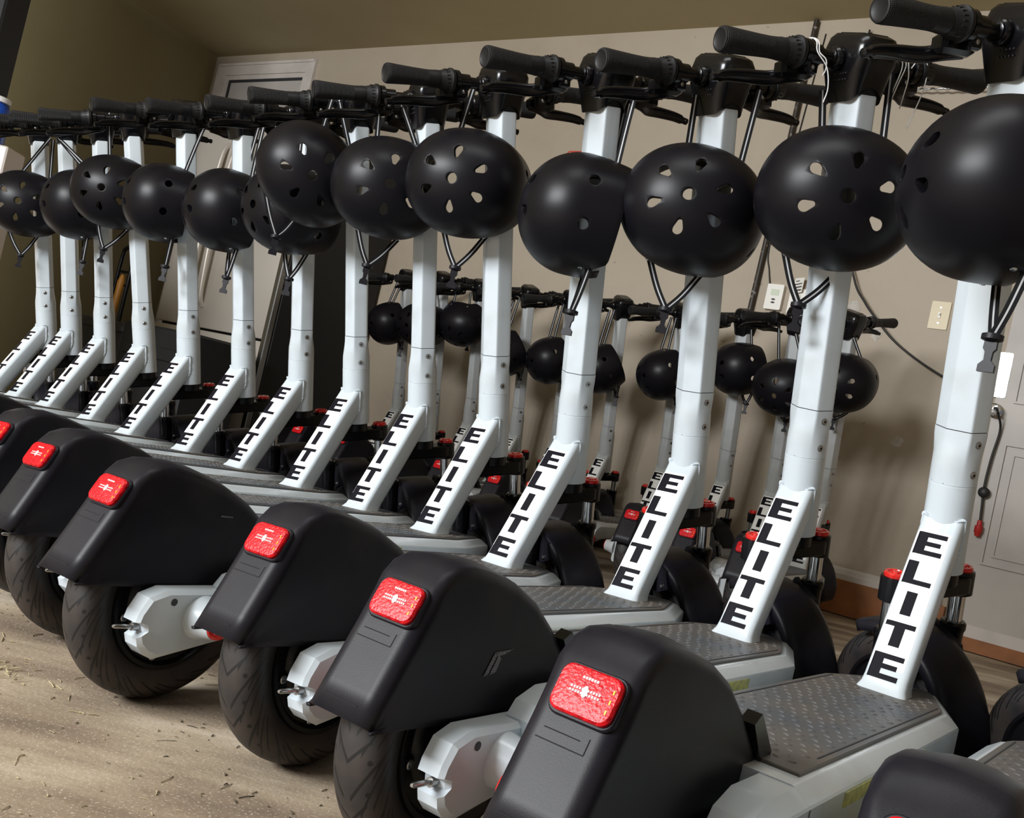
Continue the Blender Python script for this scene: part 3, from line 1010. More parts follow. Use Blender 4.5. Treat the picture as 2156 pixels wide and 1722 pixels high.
# --- swing arms
arm = [(-0.56, 0.150), (-0.775, 0.1485), (-0.797, 0.1400), (-0.806, 0.122), (-0.808, 0.112), (-0.796, 0.108), (-0.794, 0.100), (-0.802, 0.094), (-0.798, 0.084), (-0.787, 0.074), (-0.775, 0.069), (-0.66, 0.092), (-0.56, 0.112)]
for sy in (-1, 1):
    b = MB()
    ch = []
    for (x, z) in arm:
        ch.append((x if sy < 0 else max(x, -0.735), z))
    cx_, cz_ = -0.70, 0.118
    inn_ = [(cx_ + (x - cx_) * 0.97, cz_ + (z - cz_) * 0.86) for x, z in ch]
    y0, y1, y2 = 0.046, 0.068, 0.073
    b.loft([[(x, sy * y0, z) for x, z in ch], [(x, sy * y1, z) for x, z in ch], [(x, sy * y2, z) for x, z in inn_]])
    arm_me = b.mesh('swing_arm', M['white'], 25)
    b = MB()
    b.lathe([(0, 0.026), (0.006, 0.0255), (0.018, 0.022), (0.030, 0.0195), (0.034, 0.0185)], (-0.722, sy * 0.072, 0.118), (0, sy, 0), 28)
    hub_me = b.mesh('axle_cover', M['white'], 40)
    b = MB()
    b.lathe([(0.031, 0.0188), (0.036, 0.0175), (0.038, 0.014), (0.038, 0.0)], (-0.722, sy * 0.072, 0.118), (0, sy, 0), 24)
    cap_me = b.mesh('axle_cap', M['redcap'], 40)
    b = MB()
    b.lathe([(0, 0.0045), (0.008, 0.0045), (0.008, 0.0026), (0.030, 0.0026), (0.032, 0.0016)], (-0.796, sy * 0.058, 0.104), (-1, 0, 0.05), 12)
    bolt_me = b.mesh('adjuster_bolt', M['steel'], 30)
    b = MB()
    b.lathe([(0, 0.0042), (0.0006, 0.0042)], (-0.766, sy * 0.0732, 0.136), (0, sy, 0), 14)
    hole_me = b.mesh('bolt_hole', M['seam'], 0)
    asub = [('axle_cover', hub_me, [], None), ('axle_cap', cap_me, [], 'red end cap of the axle cover')]
    if sy < 0:
        asub += [('adjuster_bolt', bolt_me, [], 'bright threaded bolt'), ('bolt_hole', hole_me, [], None)]
    part('swing_arm', arm_me, 'body', asub)


# --- wheels
def tyre_mesh(name, cx, cz, R=0.125):
    prof = [(0.083, -0.021), (0.088, -0.026), (0.096, -0.0295), (0.104, -0.031), (0.111, -0.0295), (0.117, -0.0255), (0.1215, -0.019), (0.1242, -0.010), (0.125, 0.0)]
    prof = prof + [(r, -y) for r, y in reversed(prof[:-1])]
    prof = [(r, y * 0.93) for r, y in prof]
    seg = 72
    n = len(prof)
    me = bpy.data.meshes.new(name)
    vs, fs = [], []
    for k in range(seg):
        a = 2 * PI * k / seg
        for r, y in prof:
            rr = r * R / 0.125
            vs.append((cx + rr * math.cos(a), y, cz + rr * math.sin(a)))
    uvs = []
    ln_ = [0]
    for i in range(1, n):
        ln_.append(ln_[-1] + math.hypot(prof[i][0] - prof[i - 1][0], prof[i][1] - prof[i - 1][1]))
    for k in range(seg):
        k2 = (k + 1) % seg
        for j in range(n - 1):
            fs.append((k * n + j, k2 * n + j, k2 * n + j + 1, k * n + j + 1))
            v0, v1 = ln_[j] / ln_[-1], ln_[j + 1] / ln_[-1]
            uvs += [(k / seg, v0), ((k + 1) / seg, v0), ((k + 1) / seg, v1), (k / seg, v1)]
    me.from_pydata(vs, [], fs)
    uvl = me.uv_layers.new(name='uv')
    for i, uvv in enumerate(uvs):
        uvl.data[i].uv = uvv
    me.materials.append(M['rubber'])
    me.shade_smooth()
    bm = bmesh.new()
    bm.from_mesh(me)
    bmesh.ops.recalc_face_normals(bm, faces=bm.faces)
    bm.to_mesh(me)
    bm.free()
    return me


def hub_mesh(cx, cz, k=1.0):
    b = MB()
    for sy in (-1, 1):
        b.lathe([(0.0, 0.086), (0.022, 0.086), (0.0255, 0.0845), (0.0255, 0.080), (0.020, 0.076), (0.020, 0.066), (0.026, 0.062), (0.030, 0.055), (0.032, 0.030), (0.036, 0.026), (0.044, 0.0)], (cx, 0, cz), (0, sy, 0), 48)
    return b.mesh('wheel_hub', M['metal_black'], 35)


def bolt_parts(cx, cz, sides):
    out = []
    for sy in sides:
        for k in range(6):
            b = MB()
            a = 2 * PI * k / 6 + 0.3
            b.lathe([(0, 0.0048), (0.004, 0.0048), (0.0048, 0.004), (0.0048, 0.0022), (0.003, 0.002), (0.003, 0.0)], (cx + 0.071 * math.cos(a), sy * 0.0205, cz + 0.071 * math.sin(a)), (0, sy, 0), 12)
            out.append(('hub_bolt', b.mesh('hub_bolt', M['steel'], 30), [], None))
    return out


part('rear_tyre', tyre_mesh('rear_tyre', -0.722, 0.1255), 'body', [('wheel_hub', hub_mesh(-0.722, 0.1255), [], None), *bolt_parts(-0.722, 0.1255, (-1,))])
b = MB()
b.tube([(-0.25, 0.06, 0.12), (-0.27, 0.10, 0.06), (-0.285, 0.135, 0.004)], 0.008, 10)
b.box((-0.31, 0.122, 0.0), (-0.265, 0.150, 0.006))
part('kickstand', b.mesh('kickstand', M['metal_black'], 40))

# --- fork (steering frame: x forward, y left, z up the steering axis)
WXF, WZF = 0.040, -0.2455
part('front_tyre', tyre_mesh('front_tyre', WXF, WZF), 'steer', [('wheel_hub', hub_mesh(WXF, WZF), [], None)])
b = MB()
b.lathe([(-0.022, 0.026), (-0.020, 0.0285), (-0.003, 0.0285), (-0.003, 0.022), (0.006, 0.022)], (0, 0, 0), (0, 0, 1), 28)
b.loft([[(x + 0.014, y, z) for x, y in rrect(hx, hy, 0.016)] for hx, hy, z in ((0.020, 0.070, -0.046), (0.0225, 0.0725, -0.043), (0.0225, 0.0725, -0.022), (0.020, 0.070, -0.019))])
crown_me = b.mesh('fork_crown', M['metal_black'], 35)
subs = []
part('fork_crown', crown_me, 'steer')
for sy in (-1, 1):
    y = sy * 0.0675
    b = MB()
    b.lathe([(-0.052, 0.017), (-0.050, 0.0205), (-0.018, 0.0205), (-0.014, 0.0200), (-0.013, 0.0175)], (0.017, y, 0), (0, 0, 1), 28)
    clamp = b.mesh('fork_clamp', M['metal_black'], 35)
    b = MB()
    b.lathe([(-0.015, 0.0165), (-0.0085, 0.0165), (-0.0065, 0.0150), (-0.0065, 0.0115), (-0.0085, 0.0105), (-0.0085, 0.006), (-0.0055, 0.005), (-0.0055, 0.0)], (0.017, y, 0), (0, 0, 1), 24)
    cap = b.mesh('red_cap', M['redcap'], 30)
    b = MB()
    b.lathe([(-0.110, 0.0125), (-0.050, 0.0125)], (0.017, y, 0), (0, 0, 1), 24)
    st = b.mesh('stanchion', M['chrome'], 50)
    b = MB()
    b.lathe([(-0.262, 0.010), (-0.255, 0.0155), (-0.125, 0.0168), (-0.112, 0.0175), (-0.108, 0.0195), (-0.099, 0.0195), (-0.096, 0.0165), (-0.096, 0.0125)], (0.017, y, 0), (0, 0, 1), 28)
    b.box((0.010, y - 0.006, -0.268), (0.050, y + 0.006, -0.225), bev=0.003)
    b.lathe([(0, 0.009), (0.006, 0.009), (0.008, 0.006)], (0.040, y + sy * 0.006, -0.2455), (0, sy, 0), 16)
    part('fork_leg', b.mesh('fork_leg', M['gloss'], 35), 'steer', [('fork_clamp', clamp, [], None), ('red_cap', cap, [], 'red adjuster cap'), ('stanchion', st, [], 'chrome stanchion')])
# front fender
b = MB()
loops = []
for k in range(29):
    a = math.radians(62 + 132 * k / 28)
    fl = 0.143 + (0.006 * max(0, (k - 20) / 8))
    ca, sa = math.cos(a), math.sin(a)
    pr = []
    hw = 0.0455
    for yy in (-1, -1, -1, -0.86, -0.6, -0.3, 0, 0.3, 0.6, 0.86, 1, 1, 1):
        pr.append(yy)
    loop = []
    for j, yy in enumerate(pr):
        rr = fl
        if j in (0, 12):
            rr = fl - 0.020
        elif j in (1, 11):
            rr = fl - 0.012
        elif j in (2, 10):
            rr = fl - 0.005
        elif j in (3, 9):
            rr = fl - 0.0012
        if k == 28:
            rr -= 0.004
        tw = hw * (1 if k < 25 else 1 - 0.06 * (k - 24))
        loop.append(Vector((WXF + rr * ca, yy * tw, WZF + rr * sa)))
    loops.append(loop)
b.loft(loops, 0, False, False, closed=False)
me = b.mesh('front_fender', M['plastic'], 0)
me.shade_smooth()
ff_me = apply_mods(me, [('SOLIDIFY', dict(thickness=0.0028, offset=-1))])
fsub = []
for sy in (-1, 1):
    b = MB()
    b.loft([[(-0.020, sy * y, -0.120), (0.036, sy * y, -0.098), (0.046, sy * y, -0.112), (0.030, sy * y, -0.160), (0.0, sy * y, -0.165), (-0.030, sy * y, -0.150)] for y in (0.044, 0.052)])
    fsub.append(('fender_bracket', b.mesh('fender_bracket', M['plastic'], 20), [], None))
    b = MB()
    b.lathe([(0, 0.0045), (0.003, 0.004), (0.0042, 0.0)], (-0.012, sy * 0.052, -0.150), (0, sy, 0), 12)
    fsub.append(('bracket_bolt', b.mesh('bracket_bolt', M['steel'], 30), [], None))
part('front_fender', ff_me, 'steer', fsub)

# --- steering column
HEX = [(-0.034, 0.0172), (0.0, 0.029), (0.034, 0.0172), (0.034, -0.0172), (0.0, -0.029), (-0.034, -0.0172)]


def hexloop(seg=8, r=0.0035, scale=1.0):
    pts = []
    n = len(HEX)
    for i in range(n):
        p = Vector((*HEX[i], 0)) * scale
        a = Vector((*HEX[i - 1], 0)) * scale
        c = Vector((*HEX[(i + 1) % n], 0)) * scale
        da, dc = (a - p).normalized(), (c - p).normalized()
        pa, pc = p + da * r, p + dc * r
        for k in range(5):
            t = k / 4
            pts.append((1 - t) ** 2 * pa + 2 * t * (1 - t) * p + t * t * pc)
        for k in range(1, 3):
            pts.append(pc.lerp(c + (p - c).normalized() * r, k / 3))
    return pts


hx = hexloop()
ang = [math.atan2(p.y, p.x) for p in hx]


def blend(t, rad, z):
    out = []
    for p, a in zip(hx, ang):
        c = Vector((math.cos(a) * rad, math.sin(a) * rad, 0))
        q_ = c.lerp(p, t)
        out.append((q_.x, q_.y, z))
    return out


b = MB()
b.loft([blend(0, 0.0331, ZB - 0.001), blend(0, 0.0331, ZB + 0.020), blend(0.08, 0.0331, ZB + 0.030), blend(0.35, 0.0325, ZB + 0.043), blend(0.7, 0.032, ZB + 0.056), blend(0.92, 0.032, ZB + 0.066), blend(1.0, 0.032, ZC - 0.0008)])
col_me = b.mesh('stem_collar', M['white'], 28)
csub = []
for z in (ZB + 0.016, ZC - 0.018):
    xr = -0.0325 if z < 0.17 else -0.0335
    b = MB()
    b.lathe([(0, 0.0058), (0.0006, 0.0058), (0.0006, 0.0045), (0.0012, 0.0045), (0.0018, 0.0034)], (xr, -0.001, z), (-1, 0, 0), 16, 0)
    b.lathe([(0.0015, 0.0023), (0.0022, 0.0023)], (xr, -0.001, z), (-1, 0, 0), 6, 1)
    for f_ in range(len(b.f)):
        if f_ < 16:
            b.mi[f_] = 1
    csub.append(('stem_screw', b.mesh('stem_screw', [M['steel'], M['screwdark']], 0), [], 'small round socket screw'))
part('stem_collar', col_me, 'steer', csub)
b = MB()
b.loft([[(p.x * s, p.y * s, z) for p in hx] for s, z in ((0.955, ZC - 0.002), (0.955, ZC + 0.0006), (0.985, ZC + 0.0006), (0.985, ZD + 0.01))])
part('stem_tube', b.mesh('stem_tube', M['white'], 20), 'steer')
b = MB()
b.loft([[(p.x * 0.958, p.y * 0.958, z) for p in hx] for z in (ZC - 0.0014, ZC + 0.0007)])
b.lathe([(0, 0.0327), (0.0012, 0.0327)], (0, 0, ZB - 0.0014), (0, 0, 1), 36)
part('seam_line', b.mesh('seam_line', M['seam'], 0), 'steer')

# --- handlebar and controls
b = MB()
secs = [(0.0365, 0.0310, ZD - 0.006, 4, 0), (0.0390, 0.0335, ZD + 0.006, 4, 0), (0.0450, 0.0375, ZD + 0.022, 4.0, -0.001), (0.0495, 0.0395, ZD + 0.036, 4.5, -0.002), (0.0505, 0.0390, ZD + 0.060, 5, -0.004), (0.047, 0.035, ZD + 0.076, 4, -0.004), (0.040, 0.028, ZD + 0.082, 4, -0.004)]
loops = []
for i, (a_, b_, z_, n_, xo) in enumerate(secs):
    l_ = []
    for x, y in superell(a_, b_, n_, 40):
        dz = 0
        if i == 0:
            dz = -0.022 * min(1, abs(y) / 0.03) ** 2 + 0.008
        if i == 1:
            dz = -0.008 * min(1, abs(y) / 0.03)
        if i >= 4:
            dz = 0.10 * x * (i - 3) / 2                             # the display leans back toward the rider
        l_.append((x + xo, y, z_ + dz))
    loops.append(l_)
b.loft(loops)
cowl_me = b.mesh('handlebar_cowl', M['gloss'], 40)
b = MB()
b.loft([[(x - 0.006, y, ZD + 0.0825 + 0.15 * x) for x, y in rrect(0.032, 0.022, 0.006)], [(x - 0.006, y, ZD + 0.0835 + 0.15 * x) for x, y in rrect(0.032, 0.022, 0.006)]])
disp_me = b.mesh('display', M['metal_black'], 0)
b = MB()
for k in range(5):
    for j in range(2):
        b.lathe([(0, 0.0012), (0.0012, 0.0012)], (-0.020 + k * 0.006, 0.0372, ZD + 0.012 + j * 0.009), (0, 1, 0), 8)
grl_me = b.mesh('speaker_holes', M['seam'], 0)
part('handlebar_cowl', cowl_me, 'steer', [('display', disp_me, [], None), ('speaker_holes', grl_me, [], None)])
b = MB()
b.lathe([(-0.235, 0.0112), (0.235, 0.0112)], (0, 0, ZF), (0, 1, 0), 20)
for sy in (-1, 1):
    b.lathe([(0.040, 0.018), (0.046, 0.0185), (0.050, 0.017), (0.052, 0.0145), (0.056, 0.0145), (0.057, 0.0125)], (0, 0, ZF), (0, sy, 0), 24)
part('handlebar', b.mesh('handlebar', M['gloss'], 40), 'steer')


def grip_mesh(sy):
    prof = [(0.142, 0.0165), (0.150, 0.0172), (0.158, 0.0163), (0.170, 0.0158), (0.190, 0.0163), (0.210, 0.0172), (0.230, 0.0182), (0.246, 0.0192), (0.252, 0.0192), (0.2555, 0.0178), (0.2560, 0.0150), (0.2550, 0.0140), (0.2555, 0.0), ]
    seg = 32
    me = bpy.data.meshes.new('grip')
    vs, fs, uvs = [], [], []
    n = len(prof)
    for k in range(seg):
        a = 2 * PI * k / seg
        for d, r in prof:
            vs.append((r * math.cos(a), sy * d, ZF + r * math.sin(a)))
    for k in range(seg):
        k2 = (k + 1) % seg
        for j in range(n - 1):
            fs.append((k * n + j, k2 * n + j, k2 * n + j + 1, k * n + j + 1))
            v0, v1 = prof[j][0] * 9, prof[j + 1][0] * 9
            if j < 3 or j > 8:
                v0 = v1 = 0
                uvs += [(0, 0)] * 4
            else:
                uvs += [(k / seg, v0), ((k + 1) / seg, v0), ((k + 1) / seg, v1), (k / seg, v1)]
    me.from_pydata(vs, [], fs)
    uvl = me.uv_layers.new(name='uv')
    for i, x in enumerate(uvs):
        uvl.data[i].uv = x
    me.materials.append(M['grip'])
    me.shade_smooth()
    me.set_sharp_from_angle(angle=math.radians(50))
    bm = bmesh.new()
    bm.from_mesh(me)
    bmesh.ops.remove_doubles(bm, verts=bm.verts, dist=1e-5)
    bmesh.ops.recalc_face_normals(bm, faces=bm.faces)
    bm.to_mesh(me)
    bm.free()
    return me


for sy in (-1, 1):
    b = MB()
    b.lathe([(0.112, 0.0150), (0.114, 0.0225), (0.117, 0.0240), (0.121, 0.0240), (0.124, 0.0215), (0.143, 0.0172)], (0, 0, ZF), (0, sy, 0), 32)
    for k in range(18):
        a = 2 * PI * k / 18
        m_ = Matrix.Translation((0, 0, ZF)) @ Matrix.Rotation(a, 4, 'Y')
        b.box((0.0178, sy * 0.1275 - 0.0055, -0.0007), (0.0212, sy * 0.1275 + 0.0055, 0.0007), 0, m_)
    ring = b.mesh('grip_ring', M['grip'], 30)
    part('grip', grip_mesh(sy), 'steer', [('grip_ring', ring, [], None)])
    b = MB()
    b.lathe([(0.100, 0.019), (0.102, 0.0215), (0.111, 0.0215), (0.112, 0.019)], (0, 0, ZF), (0, sy, 0), 28)
    b.lathe([(0.076, 0.013), (0.078, 0.0158), (0.100, 0.0158)], (0, 0, ZF), (0, sy, 0), 24)
    b.box((-0.008, sy * 0.092 - 0.012, ZF - 0.030), (0.012, sy * 0.092 + 0.012, ZF - 0.008), bev=0.003)
    b.box((0.004, sy * 0.105 - 0.030, ZF - 0.036), (0.034, sy * 0.105 + 0.030, ZF - 0.010), bev=0.006)
    clampm = b.mesh('brake_clamp', M['gloss'], 30)
    b = MB()
    pts = smoothcurve([(0.024, sy * 0.082, ZF - 0.024), (0.030, sy * 0.110, ZF - 0.030), (0.042, sy * 0.135, ZF - 0.036), (0.048, sy * 0.170, ZF - 0.037), (0.046, sy * 0.205, ZF - 0.040), (0.042, sy * 0.232, ZF - 0.046)], 5)
    loops = []
    for i, p in enumerate(pts):
        t = i / (len(pts) - 1)
        hw_, hh_ = (0.007, 0.0135 - 0.005 * t)
        if i >= len(pts) - 2:
            hh_ *= 0.6
        loops.append([(p.x + x, p.y, p.z + z) for x, z in superell(hw_, hh_, 2.5, 14)])
    b.loft(loops)
    b.lathe([(-0.006, 0.002), (-0.004, 0.0065), (0.004, 0.0065), (0.006, 0.002)], pts[-1], (0, sy, -0.2), 12)
    lev = b.mesh('brake_lever', M['gloss'], 40)
    b = MB()
    b.lathe([(0, 0.0036), (0.002, 0.0034), (0.003, 0.0018)], (-0.008, sy * 0.092, ZF - 0.020), (-1, 0, 0), 12)
    scw = b.mesh('clamp_screw', M['steel'], 30)
    part('brake_clamp', clampm, 'steer', [('brake_lever', lev, [], None), ('clamp_screw', scw, [], None)])


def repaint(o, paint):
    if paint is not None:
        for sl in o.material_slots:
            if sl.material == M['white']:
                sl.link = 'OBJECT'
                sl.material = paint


def make_scooter(px, py, yaw, steer, lean, dp, label, group, paint=None):
    mw = Matrix.Translation((px, py, 0)) @ Matrix.Rotation(yaw + PI / 2, 4, 'Z') @ Matrix.Rotation(lean, 4, 'X')
    piv = Matrix.Translation((-0.722, 0, 0))
    mw = mw @ piv @ Matrix.Rotation(-dp, 4, 'Y') @ piv.inverted()
    root = empty('electric_scooter', mw)
    tag(root, label, 'scooter', group)
    sm_ = STEER @ Matrix.Rotation(steer, 4, 'Z')
    for name, me, frame, subs, lab in PARTS:
        mb_ = Matrix.Identity(4) if frame == 'body' else (STEER if frame == 'headfix' else sm_)
        o = link(name, me, root, mb_)
        if lab:
            o['label'] = lab
        repaint(o, paint)
        for sn, sme, _, slab in subs:
            s = link(sn, sme, o, Matrix.Identity(4))
            repaint(s, paint)
            if slab:
                s['label'] = slab
    ROOTS.append(mw @ sm_)
    SCOOTERS.append(root)
    return root


ROOTS, SCOOTERS = [], []
FRONT = [
    [0.735, 1.158, -0.6369, 1.05, 0.0, 0.0],
    [0.5753, 1.3534, -0.6259, 1.0562, 0.0066, -0.0001],
    [0.4131, 1.5416, -0.6083, 1.0286, 0.0058, 0.0009],
    [0.2634, 1.7056, -0.6073, 1.1578, -0.0256, 0.0011],
    [0.0414, 1.8125, -0.5938, 1.1587, 0.0006, -0.0073],
    [-0.102, 1.9852, -0.6127, 1.1518, -0.05, 0.0073],
    [-0.2691, 2.1576, -0.5739, 0.9925, -0.0523, 0.0017],
    [-0.445, 2.3133, -0.5574, 1.024, -0.058, 0.004],
    [-0.639, 2.5036, -0.5725, 1.1864, -0.0242, 0.0003],
    [-0.8152, 2.6326, -0.5324, 1.2194, -0.0573, -0.0007],
    [-1.0194, 2.7577, -0.567, 1.2698, -0.0515, -0.0018],
    [-1.1963, 2.9205, -0.5565, 1.0, -0.1023, 0.0014],
    [-1.4255, 3.1267, -0.5471, 1.0, -0.0388, -0.0019],
    [-1.5841, 3.2425, -0.5254, 1.0, -0.0478, -0.0011],
    [-1.7287, 3.3483, -0.5959, 1.0, -0.0535, -0.0035],
]
BACK = [
    [1.139, 3.606, -0.5, 1.1, 0.0, 0.0],
    [1.0, 3.763, -0.5, 0.9, 0.0, 0.0],
    [0.865, 4.059, -0.5, 1.0, 0.0, 0.0],
    [0.638, 4.243, -0.5, 0.85, 0.0, 0.0],
    [0.389, 4.412, -0.5, 0.8, 0.0, 0.0],
    [0.171, 4.577, -0.5, 1.0, 0.0, 0.0],
    [-0.028, 4.7, -0.5, 0.9, 0.0, 0.0],
    [-0.267, 4.857, -0.5, 0.95, 0.0, 0.0],
    [-0.458, 4.888, -0.5, 1.05, 0.0, 0.0],
    [-0.661, 5.095, -0.5, 1.0, 0.0, 0.0],
]
FLAB = [
    'white scooter cropped at the bottom right corner, only its fender and deck edge showing',
    'nearest white scooter showing its whole red rear light, stem at the right edge',
    'white scooter with loose white cords tied on its handlebar',
    'white scooter whose helmet hangs crown forward just left of the cord-tied scooter',
    'white scooter whose helmet hangs sideways, a red bordered sign behind its stem',
    'white scooter standing just left of the one with the sideways helmet and wall sign',
    'white front row scooter, sixth full stem from the right edge',
    'white front row scooter at the right edge of the black refrigerator side',
    'white front row scooter whose upper stem is hidden behind the tilted helmet',
    'white front row scooter in front of the right refrigerator door',
    'white front row scooter in front of the left refrigerator door',
    'white front row scooter with its stem leaning left, just left of the refrigerator',
    'white front row scooter, third stem from the left edge',
    'white front row scooter, second stem from the left edge',
    'white front row scooter farthest away, stem nearest the left edge of the picture',
]
for r, lab in zip(FRONT, FLAB):
    make_scooter(*r, lab, 'front row of scooters')
BLAB = [
    'back row scooter nearest the switch plate, its black grip sticking out past the cable',
    'back row scooter mostly hidden behind the stem of the cord-tied front scooter',
    'back row scooter directly below the thermostat',
    'back row scooter mostly hidden behind the third nearest front stem',
    'back row scooter standing in the gap left of the thermostat, a full display box visible',
    'back row scooter hidden behind the stem of the front scooter with the sideways helmet',
    'back row scooter seen in the gap right of the fourth nearest front stem',
    'back row scooter hidden behind the fourth nearest front stem',
    'back row scooter third from the left, seen just right of a front stem',
    'back row scooter farthest left, beside the black side of the refrigerator',
]
for r, lab in zip(BACK, BLAB):
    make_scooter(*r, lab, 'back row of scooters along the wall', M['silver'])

# ================================================================ helmets
HA, HBW, HC = 0.124, 0.1075, 0.103


def dome(scale, inset):
    a_, b_, c_ = HA - inset, HBW - inset, HC - inset
    loops = []
    N = 64
    rows = 22
    vs, fs = [(0, 0, c_)], []
    for i in range(1, rows + 1):
        t = i / rows
        for k in range(N):
            th = 2 * PI * k / N
            ct, st = math.cos(th), math.sin(th)
            q_ = min(1.0, max(0.0, (abs(st) - 0.80) / 0.17))
            depth = 0.073 - 0.024 * q_ * q_ * (3 - 2 * q_)
            if t <= 0.72:
                ph = t / 0.72 * PI / 2
                r = math.sin(ph) ** 0.93
                z = c_ * math.cos(ph) ** 1.04 if ph < PI / 2 - 1e-6 else 0
            else:
                u = (t - 0.72) / 0.28
                r = 1.0 - 0.035 * u * u
                z = -depth * u
            cc = math.copysign(abs(ct) ** 0.94, ct)
            ss = math.copysign(abs(st) ** 0.94, st)
            vs.append((a_ * r * cc, b_ * r * ss, z))
    for k in range(N):
        fs.append((0, 1 + k, 1 + (k + 1) % N))
    for i in range(rows - 1):
        for k in range(N):
            k2 = (k + 1) % N
            fs.append((1 + i * N + k, 1 + (i + 1) * N + k, 1 + (i + 1) * N + k2, 1 + i * N + k2))
    return vs, fs, N, rows


def shell_mesh():
    v1, f1, N, rows = dome(1, 0.0)
    v2, f2, _, _ = dome(1, 0.011)
    me = bpy.data.meshes.new('shell')
    off = len(v1)
    fs = list(f1) + [tuple(reversed([i + off for i in f])) for f in f2]
    last = 1 + (rows - 1) * N
    for k in range(N):
        k2 = (k + 1) % N
        fs.append((last + k, last + off + k, last + off + k2, last + k2))
    me.from_pydata(v1 + v2, [], fs)
    bm = bmesh.new()
    bm.from_mesh(me)
    bmesh.ops.recalc_face_normals(bm, faces=bm.faces)
    bm.to_mesh(me)
    bm.free()
    cut = MB()
    cut.lathe([(0.02, 0.0105), (0.16, 0.0105)], (0, 0, 0), (0, 0, 1), 24)

    def tear(cx_, cy_, ang_):
        r1, r2, dd = 0.0088, 0.0046, 0.0112
        al = math.acos((r1 - r2) / dd)
        ga = PI - al
        pts = [(dd / 2 + r1 * math.cos(t), r1 * math.sin(t)) for t in [-ga + 2 * ga * k / 13 for k in range(14)]]
        pts += [(-dd / 2 + r2 * math.cos(t), r2 * math.sin(t)) for t in [ga + (2 * PI - 2 * ga) * k / 9 for k in range(10)]]
        ca, sa = math.cos(ang_), math.sin(ang_)
        q_ = [(cx_ + x * ca - y * sa, cy_ + x * sa + y * ca) for x, y in pts]
        cut.loft([[(x, y, 0.02) for x, y in q_], [(x, y, 0.16) for x, y in q_]])
    for an in (30, 90, 150, 210, 270, 330):
        a = math.radians(an)
        rx, ry = (0.056, 0.050)
        tear(rx * math.cos(a), ry * math.sin(a), math.atan2(ry * math.sin(a), rx * math.cos(a)))
    for sx in (-1, 1):
        for y in (-0.038, 0.038):
            cut.lathe([(0.05, 0.0098), (0.17, 0.0098)], (0, y, -0.012), (sx, 0, 0), 24)
    cm = cut.mesh('cutter', M['helmet'], 0)
    cm.shade_smooth()
    co = bpy.data.objects.new('cutter_tmp', cm)
    C.objects.link(co)
    me.materials.append(M['helmet'])
    out = apply_mods(me, [('BOOLEAN', dict(operation='DIFFERENCE', object=co, solver='EXACT')), ('BEVEL', dict(width=0.0012, segments=2, limit_method='ANGLE', angle_limit=math.radians(48)))])
    bpy.data.objects.remove(co)
    for m_ in list(out.materials):
        pass
    out.shade_smooth()
    out.set_sharp_from_angle(angle=math.radians(60))
    for p in out.polygons:
        p.material_index = 0
    return out


SHELL = shell_mesh()
SHELL.name = 'shell'
b = MB()
for sx in (-1, 1):                                              # comfort pads inside, clear of the vents
    b.loft([[(sx * 0.100 + dx, y, z) for dx, z in ((-0.006 * sx, -0.050), (0.008 * sx, -0.050), (0.010 * sx, -0.026), (-0.004 * sx, -0.026))] for y in (-0.022, 0.022)])
for sy in (-1, 1):
    b.loft([[(x, sy * 0.088 + dy, z) for dy, z in ((-0.006 * sy, -0.036), (0.007 * sy, -0.036), (0.007 * sy, 0.0), (-0.006 * sy, 0.0))] for x in (-0.05, 0.05)])
PAD = b.mesh('padding', M['foam'], 30)
b = MB()
for sx, sy in ((1, 1), (1, -1), (-1, 1), (-1, -1)):
    n_ = Vector((sx * 0.035, sy * 0.1, 0)).normalized()
    b.lathe([(-0.002, 0.0042), (0.001, 0.0042), (0.0022, 0.0028)], Vector((sx * 0.047, sy * 0.0985, -0.030)) , n_, 12)
RIV = b.mesh('rivet', M['chrome'], 30)


def ribbon(mbb, pts, width, wn):
    """flat strap with a pale stripe down its middle"""
    pts = [Vector(p) for p in pts]
    loops = []
    for i, p in enumerate(pts):
        t = (pts[min(i + 1, len(pts) - 1)] - pts[max(i - 1, 0)]).normalized()
        s = t.cross(Vector(wn)).normalized()
        n_ = s.cross(t).normalized() * 0.0006
        h = width / 2
        loops.append([p - s * h + n_, p - s * h * 0.20 + n_, p + s * h * 0.20 + n_, p + s * h + n_, p + s * h - n_, p + s * h * 0.20 - n_, p - s * h * 0.20 - n_, p - s * h - n_])
    n = 8
    for i in range(len(loops) - 1):
        for j in range(n):
            k = (j + 1) % n
            mbb.add([loops[i][j], loops[i][k], loops[i + 1][k], loops[i + 1][j]], [(0, 1, 2, 3)], 1 if j in (1, 5) else 0)
    mbb.add(loops[0], [tuple(range(8))])
    mbb.add(loops[-1], [tuple(range(8))])


